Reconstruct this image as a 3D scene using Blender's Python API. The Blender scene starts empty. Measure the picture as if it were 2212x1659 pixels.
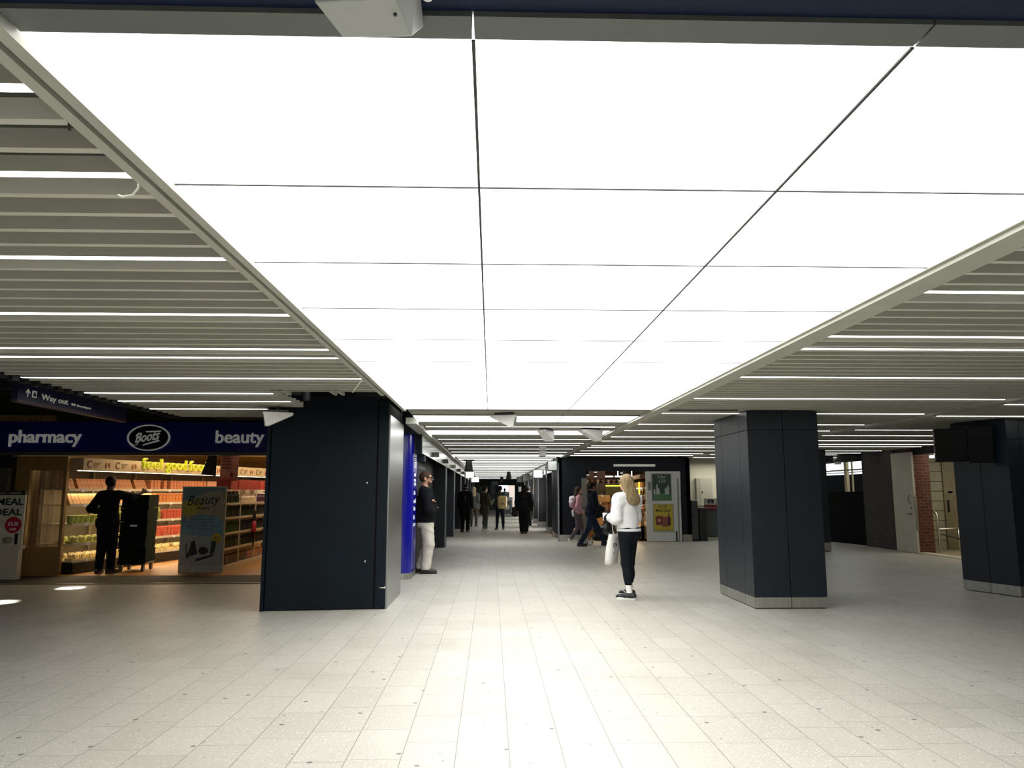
import bpy, math, random
import numpy as np
from mathutils import Vector, Matrix
random.seed(7); RNG = np.random.default_rng(5)
SC = bpy.context.scene; COL = SC.collection
R = math.radians; PI = math.pi

# ------------------------------------------------------------------ camera, world, exposure
cam = bpy.data.objects.new('camera', bpy.data.cameras.new('camera')); COL.objects.link(cam)
cam.data.sensor_width = 36.0; cam.data.lens = 1614.0 / 2212.0 * 36.0; cam.data.clip_start = 0.02; cam.data.clip_end = 300
_p, _y = 0.14351, 0.02805
_f = Vector((math.sin(_y) * math.cos(_p), math.cos(_y) * math.cos(_p), math.sin(_p)))
_r = Vector((math.cos(_y), -math.sin(_y), 0)); _u = _r.cross(_f)
_m = Matrix((_r, _u, -_f)).transposed().to_4x4(); _m.translation = (0, 0, 1.45)
cam.matrix_world = _m; SC.camera = cam
SC.view_settings.view_transform = 'Standard'; SC.view_settings.look = 'None'
SC.view_settings.exposure = 0.4; SC.view_settings.gamma = 1.0; SC.view_settings.use_curve_mapping = False
SC.cycles.sample_clamp_indirect = 4.0; SC.cycles.max_bounces = 8; SC.cycles.use_denoising = True
world = bpy.data.worlds.new('world'); SC.world = world; world.use_nodes = True
_bg = world.node_tree.nodes['Background']; _bg.inputs[0].default_value = (0.82, 0.9, 1.0, 1); _bg.inputs[1].default_value = 1.6

PANEL_E, STRIP_E = 3.05, 6.0

def area(name, loc, rot, size, sizey, power, col=(1, 1, 1), spread=180):
    l = bpy.data.lights.new(name, 'AREA'); l.shape = 'RECTANGLE'; l.size = size; l.size_y = sizey
    l.energy = power; l.color = col; l.spread = R(spread)
    o = bpy.data.objects.new(name, l); COL.objects.link(o); o.location = loc; o.rotation_euler = rot
    return o
WARM = (1.0, 0.82, 0.57)
area('shop_ceiling_glow', (-5.6, 17.5, 2.4), (0, 0, 0), 3.0, 6.0, 125, WARM)
area('kiosk_ceiling_glow', (4.0, 25.0, 2.35), (0, 0, 0), 2.0, 3.6, 42, (1.0, 0.8, 0.55))
area('stair_glow', (11.7, 16.2, 2.4), (0, 0, 0), 1.5, 2.6, 24, (1.0, 0.9, 0.68))
area('unseen_left_fill', (-2.9, -0.6, 2.48), (0, 0, 0), 2.6, 4.0, 150)  # lamp added behind the camera, out of view, to lift the left side
area('unseen_right_fill', (4.6, -0.6, 2.48), (0, 0, 0), 3.4, 5.0, 150)  # matching unseen fill added for the right side
for _yy in (29.8, 34.0, 38.2, 43.0): area('hidden_corridor_fill', (2.46, _yy, 1.5), (0, R(90), 0), 1.6, 2.0, 62, (1.0, 0.97, 0.9))  # lamps added out of sight behind the piers to brighten the corridor floor
area('lift_lobby_glow', (7.6, 23.9, 2.4), (0, 0, 0), 2.2, 1.2, 22, (1.0, 0.97, 0.86))
area('street_daylight', (13.5, 22.5, 3.6), (R(0), R(38), 0), 3.0, 5.0, 60, (1.0, 0.95, 0.82))

# ------------------------------------------------------------------ helpers
def lin(h):
    h = h.lstrip('#'); out = []
    for i in (0, 2, 4):
        c = int(h[i:i + 2], 16) / 255.0
        out.append(c / 12.92 if c <= 0.04045 else ((c + 0.055) / 1.055) ** 2.4)
    return tuple(out)

MATS = {}
def M(name, hexc='#808080', rough=0.6, metal=0.0, var=0.12, scale=14.0, bump=0.0, emit=0.0, stretch=(1, 1, 1), spec=0.5, detail=3.0, ecol=None, alpha=None, trans=0.0):
    if name in MATS: return MATS[name]
    m = bpy.data.materials.new(name); m.use_nodes = True; nt = m.node_tree; N = nt.nodes; L = nt.links
    b = N['Principled BSDF']; c = lin(hexc)
    tc = N.new('ShaderNodeTexCoord'); mp = N.new('ShaderNodeMapping'); mp.inputs['Scale'].default_value = stretch
    L.new(tc.outputs['Object'], mp.inputs[0])
    nz = N.new('ShaderNodeTexNoise'); nz.inputs['Scale'].default_value = scale; nz.inputs['Detail'].default_value = detail
    L.new(mp.outputs[0], nz.inputs['Vector'])
    rp = N.new('ShaderNodeValToRGB'); rp.color_ramp.elements[0].position = 0.3; rp.color_ramp.elements[1].position = 0.7
    rp.color_ramp.elements[0].color = (*[x * (1 - var) for x in c], 1); rp.color_ramp.elements[1].color = (*[min(1, x * (1 + var)) for x in c], 1)
    L.new(nz.outputs[0], rp.inputs[0]); L.new(rp.outputs[0], b.inputs['Base Color'])
    b.inputs['Roughness'].default_value = rough; b.inputs['Metallic'].default_value = metal
    b.inputs['Specular IOR Level'].default_value = spec
    if bump:
        bm = N.new('ShaderNodeBump'); bm.inputs['Strength'].default_value = bump; bm.inputs['Distance'].default_value = 0.01
        L.new(nz.outputs[0], bm.inputs['Height']); L.new(bm.outputs[0], b.inputs['Normal'])
    if emit:
        b.inputs['Emission Color'].default_value = (*(lin(ecol) if ecol else c), 1); b.inputs['Emission Strength'].default_value = emit
    if trans: b.inputs['Transmission Weight'].default_value = trans
    if alpha is not None: b.inputs['Alpha'].default_value = alpha
    MATS[name] = m; return m

def brick_mat(name, c1, c2, mortar, bw=0.22, bh=0.075, dirt=0.5, axis='x', msize=0.012):
    m = bpy.data.materials.new(name); m.use_nodes = True; nt = m.node_tree; N = nt.nodes; L = nt.links; b = N['Principled BSDF']
    tc = N.new('ShaderNodeTexCoord'); sp = N.new('ShaderNodeSeparateXYZ'); cb = N.new('ShaderNodeCombineXYZ')
    L.new(tc.outputs['Object'], sp.inputs[0]); ad = N.new('ShaderNodeMath'); L.new(sp.outputs[0], ad.inputs[0]); L.new(sp.outputs[1], ad.inputs[1])
    L.new(ad.outputs[0], cb.inputs[0]); L.new(sp.outputs[2], cb.inputs[1])
    br = N.new('ShaderNodeTexBrick'); L.new(cb.outputs[0], br.inputs['Vector'])
    br.inputs['Scale'].default_value = 1; br.inputs['Brick Width'].default_value = bw; br.inputs['Row Height'].default_value = bh
    br.inputs['Mortar Size'].default_value = msize; br.inputs['Color1'].default_value = (*lin(c1), 1); br.inputs['Color2'].default_value = (*lin(c2), 1); br.inputs['Mortar'].default_value = (*lin(mortar), 1)
    nz = N.new('ShaderNodeTexNoise'); nz.inputs['Scale'].default_value = 5; nz.inputs['Detail'].default_value = 6; L.new(tc.outputs['Object'], nz.inputs['Vector'])
    rp = N.new('ShaderNodeValToRGB'); rp.color_ramp.elements[0].position = 0.58; rp.color_ramp.elements[1].position = 0.68
    L.new(nz.outputs[0], rp.inputs[0])
    mx = N.new('ShaderNodeMixRGB'); L.new(br.outputs[0], mx.inputs[1]); mx.inputs[2].default_value = (*lin(mortar), 1)
    mu = N.new('ShaderNodeMath'); mu.operation = 'MULTIPLY'; mu.inputs[1].default_value = dirt; L.new(rp.outputs[0], mu.inputs[0]); L.new(mu.outputs[0], mx.inputs[0])
    L.new(mx.outputs[0], b.inputs['Base Color']); b.inputs['Roughness'].default_value = 0.85
    bm = N.new('ShaderNodeBump'); bm.inputs['Strength'].default_value = 0.6; bm.inputs['Distance'].default_value = 0.01; bm.invert = True
    L.new(br.outputs['Fac'], bm.inputs['Height']); L.new(bm.outputs[0], b.inputs['Normal'])
    return m

W = {}
def wmat(o): return W.get(o.name, Matrix.Identity(4))
def T(o, label=None, cat=None, group=None, kind=None):
    if label: o['label'] = label
    if cat: o['category'] = cat
    if group: o['group'] = group
    if kind: o['kind'] = kind
    return o
def E(name, loc, rz=0.0, label=None, cat=None, group=None, kind=None):
    o = bpy.data.objects.new(name, None); COL.objects.link(o); o.empty_display_size = 0.1
    o.location = loc; o.rotation_euler = (0, 0, rz)
    W[o.name] = Matrix.Translation(loc) @ Matrix.Rotation(rz, 4, 'Z')
    return T(o, label, cat, group, kind)

class MB:
    def __init__(s): s.v = []; s.f = []
    def add(s, vs, fs):
        n = len(s.v); s.v += [tuple(v) for v in vs]; s.f += [tuple(i + n for i in f) for f in fs]; return s
    def box(s, x0, x1, y0, y1, z0, z1):
        x0, x1 = min(x0, x1), max(x0, x1); y0, y1 = min(y0, y1), max(y0, y1); z0, z1 = min(z0, z1), max(z0, z1)
        return s.add([(x0, y0, z0), (x1, y0, z0), (x1, y1, z0), (x0, y1, z0), (x0, y0, z1), (x1, y0, z1), (x1, y1, z1), (x0, y1, z1)],
                     [(0, 3, 2, 1), (4, 5, 6, 7), (0, 1, 5, 4), (1, 2, 6, 5), (2, 3, 7, 6), (3, 0, 4, 7)])
    def prism(s, poly, lo, hi, fn):            # fn(a,b,t) maps 2-D outline and depth to a point
        a = sum(poly[i][0] * poly[(i + 1) % len(poly)][1] - poly[(i + 1) % len(poly)][0] * poly[i][1] for i in range(len(poly)))
        if a < 0: poly = poly[::-1]
        n = len(poly); vs = [fn(p, q, lo) for p, q in poly] + [fn(p, q, hi) for p, q in poly]
        fs = [tuple(range(n))[::-1], tuple(range(n, 2 * n))] + [(i, (i + 1) % n, n + (i + 1) % n, n + i) for i in range(n)]
        return s.add(vs, fs)
    def vert(s, poly, z0, z1): return s.prism(poly, z0, z1, lambda a, b, t: (a, b, t))
    def tube(s, pts, r, n=8, r1=None, closed=False):
        pts = [Vector(p) for p in pts]; k = len(pts); base = len(s.v); prev = None
        for i, p in enumerate(pts):
            t = (pts[min(i + 1, k - 1)] - pts[max(i - 1, 0)]).normalized()
            a = prev if prev is not None and abs(prev.dot(t)) < 0.95 else (Vector((0, 0, 1)) if abs(t.z) < 0.9 else Vector((1, 0, 0)))
            x = (a - t * a.dot(t)).normalized(); y = t.cross(x); prev = x
            rr = r if r1 is None else r + (r1 - r) * i / max(1, k - 1)
            for j in range(n):
                q = p + (x * math.cos(2 * PI * j / n) + y * math.sin(2 * PI * j / n)) * rr; s.v.append(tuple(q))
        for i in range(k - 1):
            for j in range(n):
                s.f.append((base + i * n + j, base + i * n + (j + 1) % n, base + (i + 1) * n + (j + 1) % n, base + (i + 1) * n + j))
        s.f.append(tuple(base + j for j in range(n))[::-1]); s.f.append(tuple(base + (k - 1) * n + j for j in range(n)))
        return s
    def lathe(s, prof, c=(0, 0, 0), n=16):
        base = len(s.v); k = len(prof)
        for r, z in prof:
            for j in range(n): s.v.append((c[0] + r * math.cos(2 * PI * j / n), c[1] + r * math.sin(2 * PI * j / n), c[2] + z))
        for i in range(k - 1):
            for j in range(n): s.f.append((base + i * n + j, base + i * n + (j + 1) % n, base + (i + 1) * n + (j + 1) % n, base + (i + 1) * n + j))
        s.f.append(tuple(base + j for j in range(n))[::-1]); s.f.append(tuple(base + (k - 1) * n + j for j in range(n)))
        return s
    def ell(s, c, r, n=12, m=8):
        prof = [(max(1e-4, math.sin(PI * i / m)), -math.cos(PI * i / m)) for i in range(m + 1)]
        t = MB().lathe(prof, n=n); s.add([(c[0] + v[0] * r[0], c[1] + v[1] * r[1], c[2] + v[2] * r[2]) for v in t.v], t.f); return s
    def xf(s, m):
        s.v = [tuple(m @ Vector(v)) for v in s.v]; return s
    def build(s, name, mat, parent=None, local=False, smooth=False, bevel=0.0, origin=None):
        me = bpy.data.meshes.new(name); o = bpy.data.objects.new(name, me); COL.objects.link(o)
        if parent is not None:
            if not local:
                iv = wmat(parent).inverted(); vs = [tuple(iv @ Vector(v)) for v in s.v]
            else: vs = s.v
            o.parent = parent; W[o.name] = wmat(parent)
        else:
            a = np.array(s.v)
            if origin is None: origin = ((a[:, 0].min() + a[:, 0].max()) / 2, (a[:, 1].min() + a[:, 1].max()) / 2, a[:, 2].min())
            vs = (a - np.array(origin)).tolist(); o.location = origin; W[o.name] = Matrix.Translation(origin)
        me.from_pydata(vs, [], s.f); me.update()
        if mat is not None: me.materials.append(mat)
        if smooth: me.polygons.foreach_set('use_smooth', [True] * len(me.polygons))
        if bevel:
            b = o.modifiers.new('bevel', 'BEVEL'); b.width = bevel; b.segments = 2; b.limit_method = 'ANGLE'; b.angle_limit = R(40)
        return o

def struct(mb, name, mat, **k):
    return T(mb.build(name, mat, **k), kind='structure')
def kids(o): return [c for c in o.children]
def copy_tree(o, parent=None, loc=None, rz=None, label=None, group=None):
    c = o.copy(); COL.objects.link(c)
    if parent is not None: c.parent = parent
    if loc is not None: c.location = loc
    if rz is not None: c.rotation_euler = (0, 0, rz)
    if label: c['label'] = label
    if group: c['group'] = group
    W[c.name] = Matrix.Translation(c.location) @ Matrix.Rotation(c.rotation_euler.z, 4, 'Z')
    for ch in list(o.children): copy_tree(ch, c)
    return c

def text_mb(s, size=0.1, fat=0.0, shear=0.0, depth=0.004, org=(0, 0, 0), right=(1, 0, 0), up=(0, 0, 1), align='LEFT', width=None, space=1.0):
    cu = bpy.data.curves.new('tmp_text', 'FONT'); cu.body = s; cu.size = size; cu.offset = fat; cu.shear = shear; cu.extrude = depth / 2
    cu.align_x = align; cu.resolution_u = 3; cu.space_character = space
    o = bpy.data.objects.new('tmp_text', cu); COL.objects.link(o)
    dg = bpy.context.evaluated_depsgraph_get(); me = bpy.data.meshes.new_from_object(o.evaluated_get(dg))
    vs = [v.co.copy() for v in me.vertices]; fs = [tuple(p.vertices) for p in me.polygons]
    bpy.data.objects.remove(o); bpy.data.curves.remove(cu); bpy.data.meshes.remove(me)
    k = 1.0
    if width and vs:
        w = max(v.x for v in vs) - min(v.x for v in vs); k = width / w
    r_ = Vector(right).normalized(); u_ = Vector(up).normalized(); n_ = r_.cross(u_); og = Vector(org)
    mb = MB(); mb.add([og + r_ * v.x * k + u_ * v.y + n_ * v.z for v in vs], fs); return mb

ORD = 'first second third fourth fifth sixth seventh eighth ninth tenth eleventh twelfth thirteenth fourteenth fifteenth sixteenth seventeenth eighteenth nineteenth twentieth'.split()

# ------------------------------------------------------------------ implicit bodies
def smin(a, b, k):
    h = np.maximum(k - np.abs(a - b), 0) / k
    return np.minimum(a, b) - h * h * k * 0.25
def cone(a, b, ra, rb, flat=1.0, ax=(0, 1, 0)): return ('c', np.array(a, float), np.array(b, float), ra, rb, flat, np.array(ax, float))
def elp(c, r, rot=None): return ('e', np.array(c, float), np.array(r, float), rot)
def pbox(p):
    if p[0] == 'c':
        r = max(p[3], p[4]); return np.minimum(p[1], p[2]) - r, np.maximum(p[1], p[2]) + r
    r = p[2].max() if p[3] is not None else p[2]; return p[1] - r, p[1] + r
def peval(p, X, Y, Z):
    if p[0] == 'c':
        _, a, b, ra, rb, fl, ax = p; x, y, z = X - a[0], Y - a[1], Z - a[2]; ba = b - a
        if fl != 1.0:
            g = 1 / fl - 1; d = x * ax[0] + y * ax[1] + z * ax[2]; x, y, z = x + g * d * ax[0], y + g * d * ax[1], z + g * d * ax[2]
            ba = ba + g * ba.dot(ax) * ax
        h = np.clip((x * ba[0] + y * ba[1] + z * ba[2]) / max(ba.dot(ba), 1e-9), 0, 1)
        d = np.sqrt((x - h * ba[0]) ** 2 + (y - h * ba[1]) ** 2 + (z - h * ba[2]) ** 2) - (ra + (rb - ra) * h)
        return d * (0.5 + 0.5 * fl)
    _, c, r, rot = p; x, y, z = X - c[0], Y - c[1], Z - c[2]
    if rot is not None:
        x, y, z = [rot[i][0] * x + rot[i][1] * y + rot[i][2] * z for i in range(3)]
    k0 = np.sqrt((x / r[0]) ** 2 + (y / r[1]) ** 2 + (z / r[2]) ** 2); k1 = np.sqrt((x / r[0] ** 2) ** 2 + (y / r[1] ** 2) ** 2 + (z / r[2] ** 2) ** 2)
    return k0 * (k0 - 1) / np.maximum(k1, 1e-6)
def sdf(prims, vox, k=0.02, cuts=(), post=None, minus=()):
    bb = [pbox(p) for p in prims]; lo = np.min([b[0] for b in bb], 0) - 0.035; hi = np.max([b[1] for b in bb], 0) + 0.035
    n = np.ceil((hi - lo) / vox).astype(int) + 1
    g = [(lo[i] + vox * np.arange(n[i])).astype(np.float32) for i in range(3)]
    F = np.full(n, 1.0, np.float32)
    def sub(p, mar):
        a, b = pbox(p); i0 = np.maximum(((a - mar - lo) / vox).astype(int), 0); i1 = np.minimum(((b + mar - lo) / vox).astype(int) + 2, n)
        sl = tuple(slice(i0[i], i1[i]) for i in range(3))
        return sl, peval(p, g[0][sl[0]][:, None, None], g[1][sl[1]][None, :, None], g[2][sl[2]][None, None, :])
    for p in prims:
        kk = k
        sl, d = sub(p, 0.05); F[sl] = smin(F[sl], d.astype(np.float32), kk)
    for p in minus:
        sl, d = sub(p, 0.03); F[sl] = np.maximum(F[sl], -d)
    X, Y, Z = g[0][:, None, None], g[1][None, :, None], g[2][None, None, :]
    if post is not None: F = F + post(X, Y, Z)
    for pt, nm in cuts:
        F = np.maximum(F, (X - pt[0]) * nm[0] + (Y - pt[1]) * nm[1] + (Z - pt[2]) * nm[2])
    F[0], F[-1] = 1, 1; F[:, 0], F[:, -1] = 1, 1; F[:, :, 0], F[:, :, -1] = 1, 1
    S = F < 0
    cnt = sum(S[i:n[0] - 1 + i, j:n[1] - 1 + j, l:n[2] - 1 + l].astype(np.int8) for i in (0, 1) for j in (0, 1) for l in (0, 1))
    act = np.argwhere((cnt > 0) & (cnt < 8)); idx = np.full(cnt.shape, -1, np.int32); idx[tuple(act.T)] = np.arange(len(act))
    acc = np.zeros((len(act), 3)); w = np.zeros(len(act))
    cs = [np.array((i, j, l)) for i in (0, 1) for j in (0, 1) for l in (0, 1)]
    for a in cs:
        for ax in range(3):
            if a[ax]: continue
            b = a.copy(); b[ax] = 1
            fa = F[tuple((act + a).T)]; fb = F[tuple((act + b).T)]; m = (fa < 0) != (fb < 0)
            t = np.where(m, fa / np.where(m, fa - fb, 1), 0)[:, None]
            acc += m[:, None] * (a + (b - a) * t); w += m
    V = lo + (act + acc / w[:, None]) * vox
    fs = []
    for ax in range(3):
        o1, o2 = (ax + 1) % 3, (ax + 2) % 3
        s0 = [slice(None)] * 3; s1 = [slice(None)] * 3; s0[ax] = slice(0, -1); s1[ax] = slice(1, None)
        d = np.argwhere(S[tuple(s0)] != S[tuple(s1)])
        ins = S[tuple(d.T)]
        q = []
        for (p1, p2) in ((-1, -1), (0, -1), (0, 0), (-1, 0)):
            c = d.copy(); c[:, o1] += p1; c[:, o2] += p2; q.append(idx[tuple(c.T)])
        q = np.stack(q, 1); q[~ins] = q[~ins][:, ::-1]; fs.append(q)
    mb = MB(); mb.v = V.tolist(); mb.f = np.concatenate(fs).tolist(); return mb

# ------------------------------------------------------------------ materials of the hall
NAVY = M('navy_cladding', '#161e27', 0.38, 0.0, 0.08, 3.0, 0.0, spec=0.35)
NAVY2 = M('navy_pier', '#121a22', 0.5, 0.0, 0.1, 3.0, spec=0.2)
DARK = M('dark_void', '#0b0d10', 0.9, var=0.1)
SLAT = M('slat_metal', '#bcbbae', 0.5, 0.0, 0.06, 2.0, spec=0.3)
TRIM = M('trim_metal', '#a8a89c', 0.45, 0.0, 0.07, 4.0)
GROOVE = M('trim_groove', '#4a4a46', 0.6)
PLEN = M('plenum_board', '#42423d', 0.9, var=0.1, scale=3)
STEEL = M('brushed_steel', '#a9a9a2', 0.34, 0.85, 0.12, 40, stretch=(1, 1, 0.06))
SILVER = M('brushed_panel', '#8e918f', 0.3, 0.9, 0.12, 30, stretch=(8, 8, 0.2))
FASC = M('fascia_metal', '#b9bcb6', 0.22, 0.9, 0.06, 4)
LIGHT2 = M('light_diffuser_bright', '#ffffff', 0.5, var=0.0, emit=PANEL_E * 1.75, ecol='#fffefb')
LIGHT = M('light_diffuser', '#ffffff', 0.5, var=0.0, emit=PANEL_E, ecol='#fffefb')
STRIPC = M('strip_diffuser_corridor', '#ffffff', 0.5, var=0.0, emit=STRIP_E * 0.9, ecol='#fffefa')
STRIP = M('strip_diffuser', '#ffffff', 0.5, var=0.0, emit=STRIP_E, ecol='#fffdf6')
WHITE = M('white_paint', '#e4e4dc', 0.5, var=0.05)
GREYP = M('grey_plastic', '#dededa', 0.4, var=0.05)
BLACK = M('black_plastic', '#0c0d0f', 0.4, var=0.2)
CREAMW = M('cream_wall', '#c9c4ac', 0.7, var=0.06, scale=5)

def floor_material():
    m = bpy.data.materials.new('granite_paving'); m.use_nodes = True; nt = m.node_tree; N = nt.nodes; L = nt.links; b = N['Principled BSDF']
    def mth(op, a, c=None, d=None):
        n = N.new('ShaderNodeMath'); n.operation = op
        for i, x in enumerate((a, c, d)):
            if x is None: continue
            if isinstance(x, (int, float)): n.inputs[i].default_value = x
            else: L.new(x, n.inputs[i])
        return n.outputs[0]
    def mix(f, a, c, t='MIX'):
        n = N.new('ShaderNodeMixRGB'); n.blend_type = t
        for i, x in ((0, f), (1, a), (2, c)):
            if isinstance(x, (int, float)): n.inputs[i].default_value = x
            elif isinstance(x, tuple): n.inputs[i].default_value = (*x, 1)
            else: L.new(x, n.inputs[i])
        return n.outputs[0]
    g = N.new('ShaderNodeNewGeometry'); sp = N.new('ShaderNodeSeparateXYZ'); L.new(g.outputs['Position'], sp.inputs[0])
    X, Y = sp.outputs[0], sp.outputs[1]
    cx = mth('DIVIDE', mth('ADD', X, 30.04), 0.2985); ci = mth('FLOOR', cx); cf = mth('FRACT', cx)
    wn = N.new('ShaderNodeTexWhiteNoise'); wn.noise_dimensions = '1D'; L.new(ci, wn.inputs['W'])
    ry = mth('ADD', mth('DIVIDE', mth('ADD', Y, 20), 0.52), mth('MULTIPLY', wn.outputs[0], 7.3)); ri = mth('FLOOR', ry); rf = mth('FRACT', ry)
    ex = mth('MULTIPLY', mth('MINIMUM', cf, mth('SUBTRACT', 1.0, cf)), 0.2985); ey = mth('MULTIPLY', mth('MINIMUM', rf, mth('SUBTRACT', 1.0, rf)), 0.52)
    j = mth('LESS_THAN', ex, 0.0024); j2 = mth('MULTIPLY', mth('LESS_THAN', ey, 0.003), 0.75); jj = mth('MAXIMUM', j, j2)
    w2 = N.new('ShaderNodeTexWhiteNoise'); w2.noise_dimensions = '2D'; cb = N.new('ShaderNodeCombineXYZ'); L.new(ci, cb.inputs[0]); L.new(ri, cb.inputs[1]); L.new(cb.outputs[0], w2.inputs['Vector'])
    def noise(sc, det=4):
        n = N.new('ShaderNodeTexNoise'); n.inputs['Scale'].default_value = sc; n.inputs['Detail'].default_value = det; L.new(g.outputs['Position'], n.inputs['Vector']); return n.outputs[0]
    def ramp(v, a, c):
        r_ = N.new('ShaderNodeMapRange'); r_.inputs[1].default_value = a; r_.inputs[2].default_value = c; L.new(v, r_.inputs[0]); return r_.outputs[0]
    base = mix(w2.outputs[0], lin('#b4b2a9'), lin('#bdbbb3'))
    base = mix(mth('MULTIPLY', ramp(noise(90, 2), 0.35, 0.65), 0.35), base, lin('#8d8b80'))
    base = mix(mth('MULTIPLY', ramp(noise(0.9, 5), 0.5, 0.75), 0.3), base, lin('#86847a'))
    def spots(sc, size, thr, seed):
        v = N.new('ShaderNodeTexVoronoi'); v.voronoi_dimensions = '2D'; v.inputs['Scale'].default_value = sc
        mp = N.new('ShaderNodeMapping'); mp.inputs['Location'].default_value = (seed, seed * 2, 0); L.new(g.outputs['Position'], mp.inputs[0]); L.new(mp.outputs[0], v.inputs['Vector'])
        s_ = N.new('ShaderNodeSeparateColor'); L.new(v.outputs['Color'], s_.inputs[0])
        return mth('MULTIPLY', mth('LESS_THAN', v.outputs['Distance'], size), mth('GREATER_THAN', s_.outputs[0], thr))
    base = mix(mth('MULTIPLY', spots(30, 0.2, 0.72, 3.1), 0.5), base, lin('#dad9d0'))
    base = mix(mth('MULTIPLY', spots(40, 0.2, 0.7, 8.3), 0.35), base, lin('#77756c'))
    base = mix(mth('MULTIPLY', spots(2.2, 0.034, 0.55, 1.7), 0.75), base, lin('#4b4a46'))
    base = mix(mth('MULTIPLY', spots(3.7, 0.034, 0.6, 5.9), 0.6), base, lin('#55534d'))
    base = mix(mth('MULTIPLY', jj, 0.72), base, lin('#4e4c46'))
    L.new(base, b.inputs['Base Color']); b.inputs['Roughness'].default_value = 0.46; b.inputs['Specular IOR Level'].default_value = 0.4
    bm = N.new('ShaderNodeBump'); bm.inputs['Strength'].default_value = 0.25; bm.inputs['Distance'].default_value = 0.004; bm.invert = True
    L.new(jj, bm.inputs['Height']); L.new(bm.outputs[0], b.inputs['Normal']); return m

# ------------------------------------------------------------------ floor, outer walls, roof
struct(MB().box(-12.2, 16, -6, 80, -0.1, 0.0), 'floor', floor_material())
struct(MB().box(-12.2, 10.45, -6, 62, 3.1, 3.2), 'ceiling', DARK)
struct(MB().box(-12.2, 10.5, -6.1, -6, 0, 3.2), 'wall_back', CREAMW)
WL = M('left_wall_paint', '#4b4a44', 0.8)
struct(MB().box(-12.3, -12.2, -6, 24, 0, 3.2), 'wall_left', WL)
struct(MB().box(10.2, 10.4, -6, 15.4, 0, 3.1), 'wall_right', M('right_wall_paint', '#6a675b', 0.8))
# void above the shop sign: dark mottled wall with an exposed brick patch
struct(MB().box(-12.2, -1.6, 13.3, 13.5, 2.66, 3.1), 'wall_above_shop', M('mottled_dark_wall', '#1b1713', 0.9, var=0.4, scale=8))
struct(MB().box(-8.8, -7.62, 13.22, 13.3, 2.64, 2.78), 'trim_brown', M('brown_board', '#7a5c3a', 0.8, var=0.3, scale=20))
struct(MB().box(-12, -4.5, 7.6, 7.7, 2.78, 2.95).box(-12, -4.5, 9.9, 10.0, 2.8, 2.95).box(-4.62, -4.5, 2, 13.3, 2.66, 2.78), 'trim_beams', M('dark_beam', '#16161a', 0.7))

# ------------------------------------------------------------------ slatted ceilings
ZC = 2.5
def slats(name, x0, x1, y0, y1, lights, step=0.1825, cut=None, skip=()):
    b = MB(); y = y0; ls = sorted(lights); k = 0
    while y < y1:
        if all(abs(y - l) > 0.075 for l in ls) and not any(a - 0.03 < y < c + 0.03 for a, c in skip):
            xa, xb = (x0, x1) if cut is None else cut(y, x0, x1)
            b.box(xa, xb, y - 0.0175, y + 0.0175, ZC, ZC + 0.065)
        y += step
    return struct(b, name, SLAT)
LL = [1.868, 2.416, 3.328, 4.42, 5.52, 5.885, 6.98, 8.07, 8.80, 9.62]
def lcut(y, a, c): return (a, -1.185 if y < 7.8 else (-2.35 if y < 9.4 else -2.86))
slats('ceiling_left_slats', -4.39, -1.185, 1.868 - 0.1825 * 3, 10.75, LL, cut=lcut)
RL = [3.794, 4.94, 5.387, 6.768, 8.364, 9.981, 11.636, 12.852, 14.323, 15.512, 17.137, 17.862, 19.288, 20.702, 21.765]
slats('ceiling_right_slats', 2.245, 5.95, 2.36, 22.4, RL)
RL2 = [8.846, 10.246, 12.612, 13.9, 15.3, 16.5, 17.3, 19.1, 20.2, 21.2, 23.0]
slats('ceiling_far_right_slats', 6.12, 10.18, 5.0, 24.9, RL2)
CP = [(10.29, 11.24), (12.79, 13.78), (21.5, 22.5)]
CL = [12.15, 15.07, 16.3, 17.03, 18.5, 19.95, 23.33, 24.3, 25.03, 26.2, 27.44, 28.83, 30.2, 31.5, 33.0, 34.5, 36.0, 38.0, 40, 42, 44, 46.5, 49, 51.5, 54, 57, 60]
slats('ceiling_corridor_slats', -1.09, 2.06, 9.62, 61.5, CL, skip=CP)
struct(MB().box(-4.5, -1.1, -4, 7.9, 2.68, 2.7).box(2.1, 10.2, -4, 25.0, 2.68, 2.7).box(-1.1, 2.1, 9.55, 62, 2.68, 2.7).box(-4.5, -2.4, 7.9, 13, 2.68, 2.7), 'ceiling_plenum', PLEN)
struct(MB().box(-1.12, 2.1, 1.4, 9.55, 2.56, 2.58), 'ceiling_lightbox_back', M('lightbox_back', '#8a8a86', 0.7))
# ends of the left slats: dark stepped clips
b = MB(); y = 1.868 - 0.5475
while y < 10.75:
    b.box(-4.46, -4.39, y - 0.075, y + 0.03, 2.47, 2.57); y += 0.1825
struct(b, 'trim_slat_ends', DARK)
# channel trims beside the lightbox
struct(MB().box(-1.185, -1.147, -3, 8.0, 2.472, 2.55).box(-1.127, -1.09, -3, 9.56, 2.472, 2.55), 'trim_left_channel', TRIM)
struct(MB().box(-1.147, -1.127, -3, 9.56, 2.49, 2.55), 'trim_left_groove', GROOVE)
struct(MB().box(-1.25, -1.09, 10.95, 61.5, 2.44, 2.53), 'trim_left_far', TRIM)
struct(MB().box(2.075, 2.235, 1.2, 24.2, 2.468, 2.55).box(2.055, 2.075, 1.2, 24.2, 2.49, 2.55), 'trim_right_channel', TRIM)
struct(MB().box(2.0, 2.1, 24.2, 61.5, 2.44, 2.53), 'trim_right_far', TRIM)
struct(MB().box(5.95, 6.12, 3, 24.9, 2.48, 2.56), 'trim_bay_divider', TRIM)
BEAM = M('beam_grey', '#5d625f', 0.5, var=0.05)
b = MB()
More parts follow.
